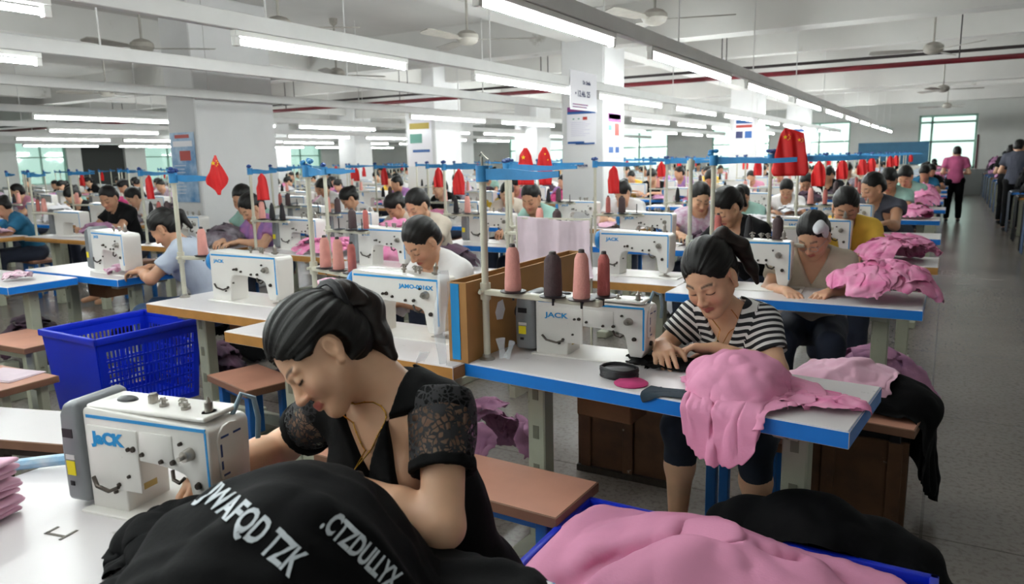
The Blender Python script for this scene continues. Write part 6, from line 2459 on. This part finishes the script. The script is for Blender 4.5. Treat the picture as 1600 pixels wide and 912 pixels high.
# ================================================================ right of the aisle
def jeans_mesh():
    P, rest = sheet(0, 0, .80, .34, 1.1, 18, 50, 0, .012, 71, squeeze=.95)
    P = settle(P[None], rest, 90, cols(box_col(.0, 1.0, -.6, .6, .0, .76), floor_col(0)), it=8, fric=.7)
    return P
JM = []
for k in range(3):
    P, rest = sheet(-.02, 0, .80, .80, .36, 44, 22, 0, .02, 71 + k, squeeze=.85)
    P = settle(P[None], rest, 90, cols(box_col(.0, 1.2, -.6, .6, .0, .764), floor_col(0)), it=7, fric=.75)
    o = cloth_thing('jeans', 'x', 'garment', P, M_DENIM, .006, 0)
    dgm = bpy.context.evaluated_depsgraph_get()
    me = bpy.data.meshes.new_from_object(o.evaluated_get(dgm))
    JM.append(me); bpy.data.objects.remove(o)
for i in range(13):
    y = 8.9 + 1.6 * i
    wh = ORD[i] + ' in line right of aisle'
    inst(tb['blue' if i % 3 else 'brown'], 'sewing_table', (.93, y, 0), 0, 'dark-laden sewing table, ' + wh, 'table', 'tables right of the aisle')
    for k in range(3):
        hn, hm, _ = R0.choice([('dark', M_DKMIX, 0), ('black', M_BLACKC, 0), ('black', M_BLACKC, 0), ('mauve', M_MAUVE, 0)])
        inst(HP[R0.randrange(3)], 'cloth_heap', (1.17 + .34 * k, y + .25, .764), R0.random() * 6, '%s garment heap on the table, %s' % (hn, wh), 'cloth heap', 'garment heaps right of the aisle', {0: hm}, (1.1, 1.1, R0.uniform(1.8, 3.4)))
    for k in range(2):
        m = R0.choice([M_DENIM, M_DENIMD, M_BLACKC, M_DENIMD])
        inst(JM[R0.randrange(3)], 'jeans', (.925, y + .13 + .26 * k, 0), 0, '%s trousers hanging over the table end, %s' % ({M_DENIM: 'blue', M_DENIMD: 'dark blue', M_BLACKC: 'black'}[m], wh), 'trousers', 'trousers hanging beside the aisle', {0: m})
    inst(FM, 'sewing_machine', (1.32, y + .3, .764), 0, 'sewing machine half buried in dark garments, ' + wh, 'sewing machine', 'sewing machines')
    if i % 2 == 0:
        inst(FS[1], 'thread_stand', (1.77, y + .2, 0), 0, 'cream thread stand, ' + wh, 'thread stand', 'thread stands')
    tn, tm, _ = R0.choice([('black', T_BLACK, 0), ('black', T_BLACK, 0), ('slate', T_SLATE, 0), ('white', T_WHITE, 0), ('dark grey', T_DGREY, 0)])
    me, mats = FARP[R0.randrange(5)]
    sl = {j: (tm if m == T_WHITE else SK2) for j, m in enumerate(mats) if m in (T_WHITE, SK2)}
    inst(me, 'person', (1.45 + R0.uniform(-.1, .1), y + .87, 0.08), R0.uniform(-.3, .3), 'worker in %s top bent over garments, %s' % (tn, wh), 'person', 'workers right of the aisle', sl, 1.12)

# ---- standing people
def standing(label, loc, rz, top, trous, hair='short', sleeve=.6, hands='front', res=.009, scale=1.0):
    J = dict(pelvis=V3(0, 0, .88), waist=V3(0, 0, 1.02), chest=V3(0, .0, 1.17), nb=V3(0, .0, 1.33), head=V3(0, -.02, 1.44), hf=V3(0, -.94, -.34), hu=V3(0, -.34, .94),
             shR=V3(-.165, .0, 1.28), shL=V3(.165, .0, 1.28), elR=V3(-.24, .03, 1.03), elL=V3(.24, .03, 1.03), wrR=V3(-.14, -.20, 1.02), wrL=V3(.14, -.20, 1.02),
             hdR=V3(.6, -.8, 0), hdL=V3(-.6, -.8, 0), hnR=V3(.3, 0, -1), hnL=V3(-.3, 0, -1), hipR=V3(-.09, 0, .85), hipL=V3(.09, 0, .85), knR=V3(-.10, -.01, .47), knL=V3(.10, -.01, .47),
             anR=V3(-.11, .02, .09), anL=V3(.11, .02, .09))
    root = empty('person', loc, rz, label, 'person')
    body(J, 'body', root, SK3, res=res, bust=.05, detail=True, hand_kw=(dict(fat=1.1), dict(fat=1.1)))
    shirt(J, 'top', root, top, res=res, g=.02, bust=.05, sleeve=sleeve, neckcut=crew(), hem=.82, wrinkle=.007, sg=.02)
    c = J['head']; Rh = np.stack([np.cross(nrm(J['hf']), nrm(J['hu'])), nrm(J['hf']), nrm(J['hu'])], 1)
    F = Fig(); hair_cap(F, c, Rh, 1.0, .014, short=True); hair_mesh(F, c, Rh, res * .8, HAIRB, 'hair', root)
    trousers(J, 'trousers', root, trous, res=res * 1.2)
    shoes(J, root, M_SHOE)
    root.scale = (scale,) * 3
    return root


standing('person in pink shirt and black trousers standing in the aisle, seen from behind', (.10, 18.2, 0), PI + .1, T_PINK, M_BLACKC, scale=.995)
standing('woman in black standing at the right of the aisle, hair tied up', (1.02, 18.0, 0), PI - .5, T_BLACK, M_BLACKC, scale=1.0)
standing('standing person in dark grey top at the right frame edge', (1.04, 16.35, 0), PI - .4, T_DGREY, M_BLACKC, scale=1.05)
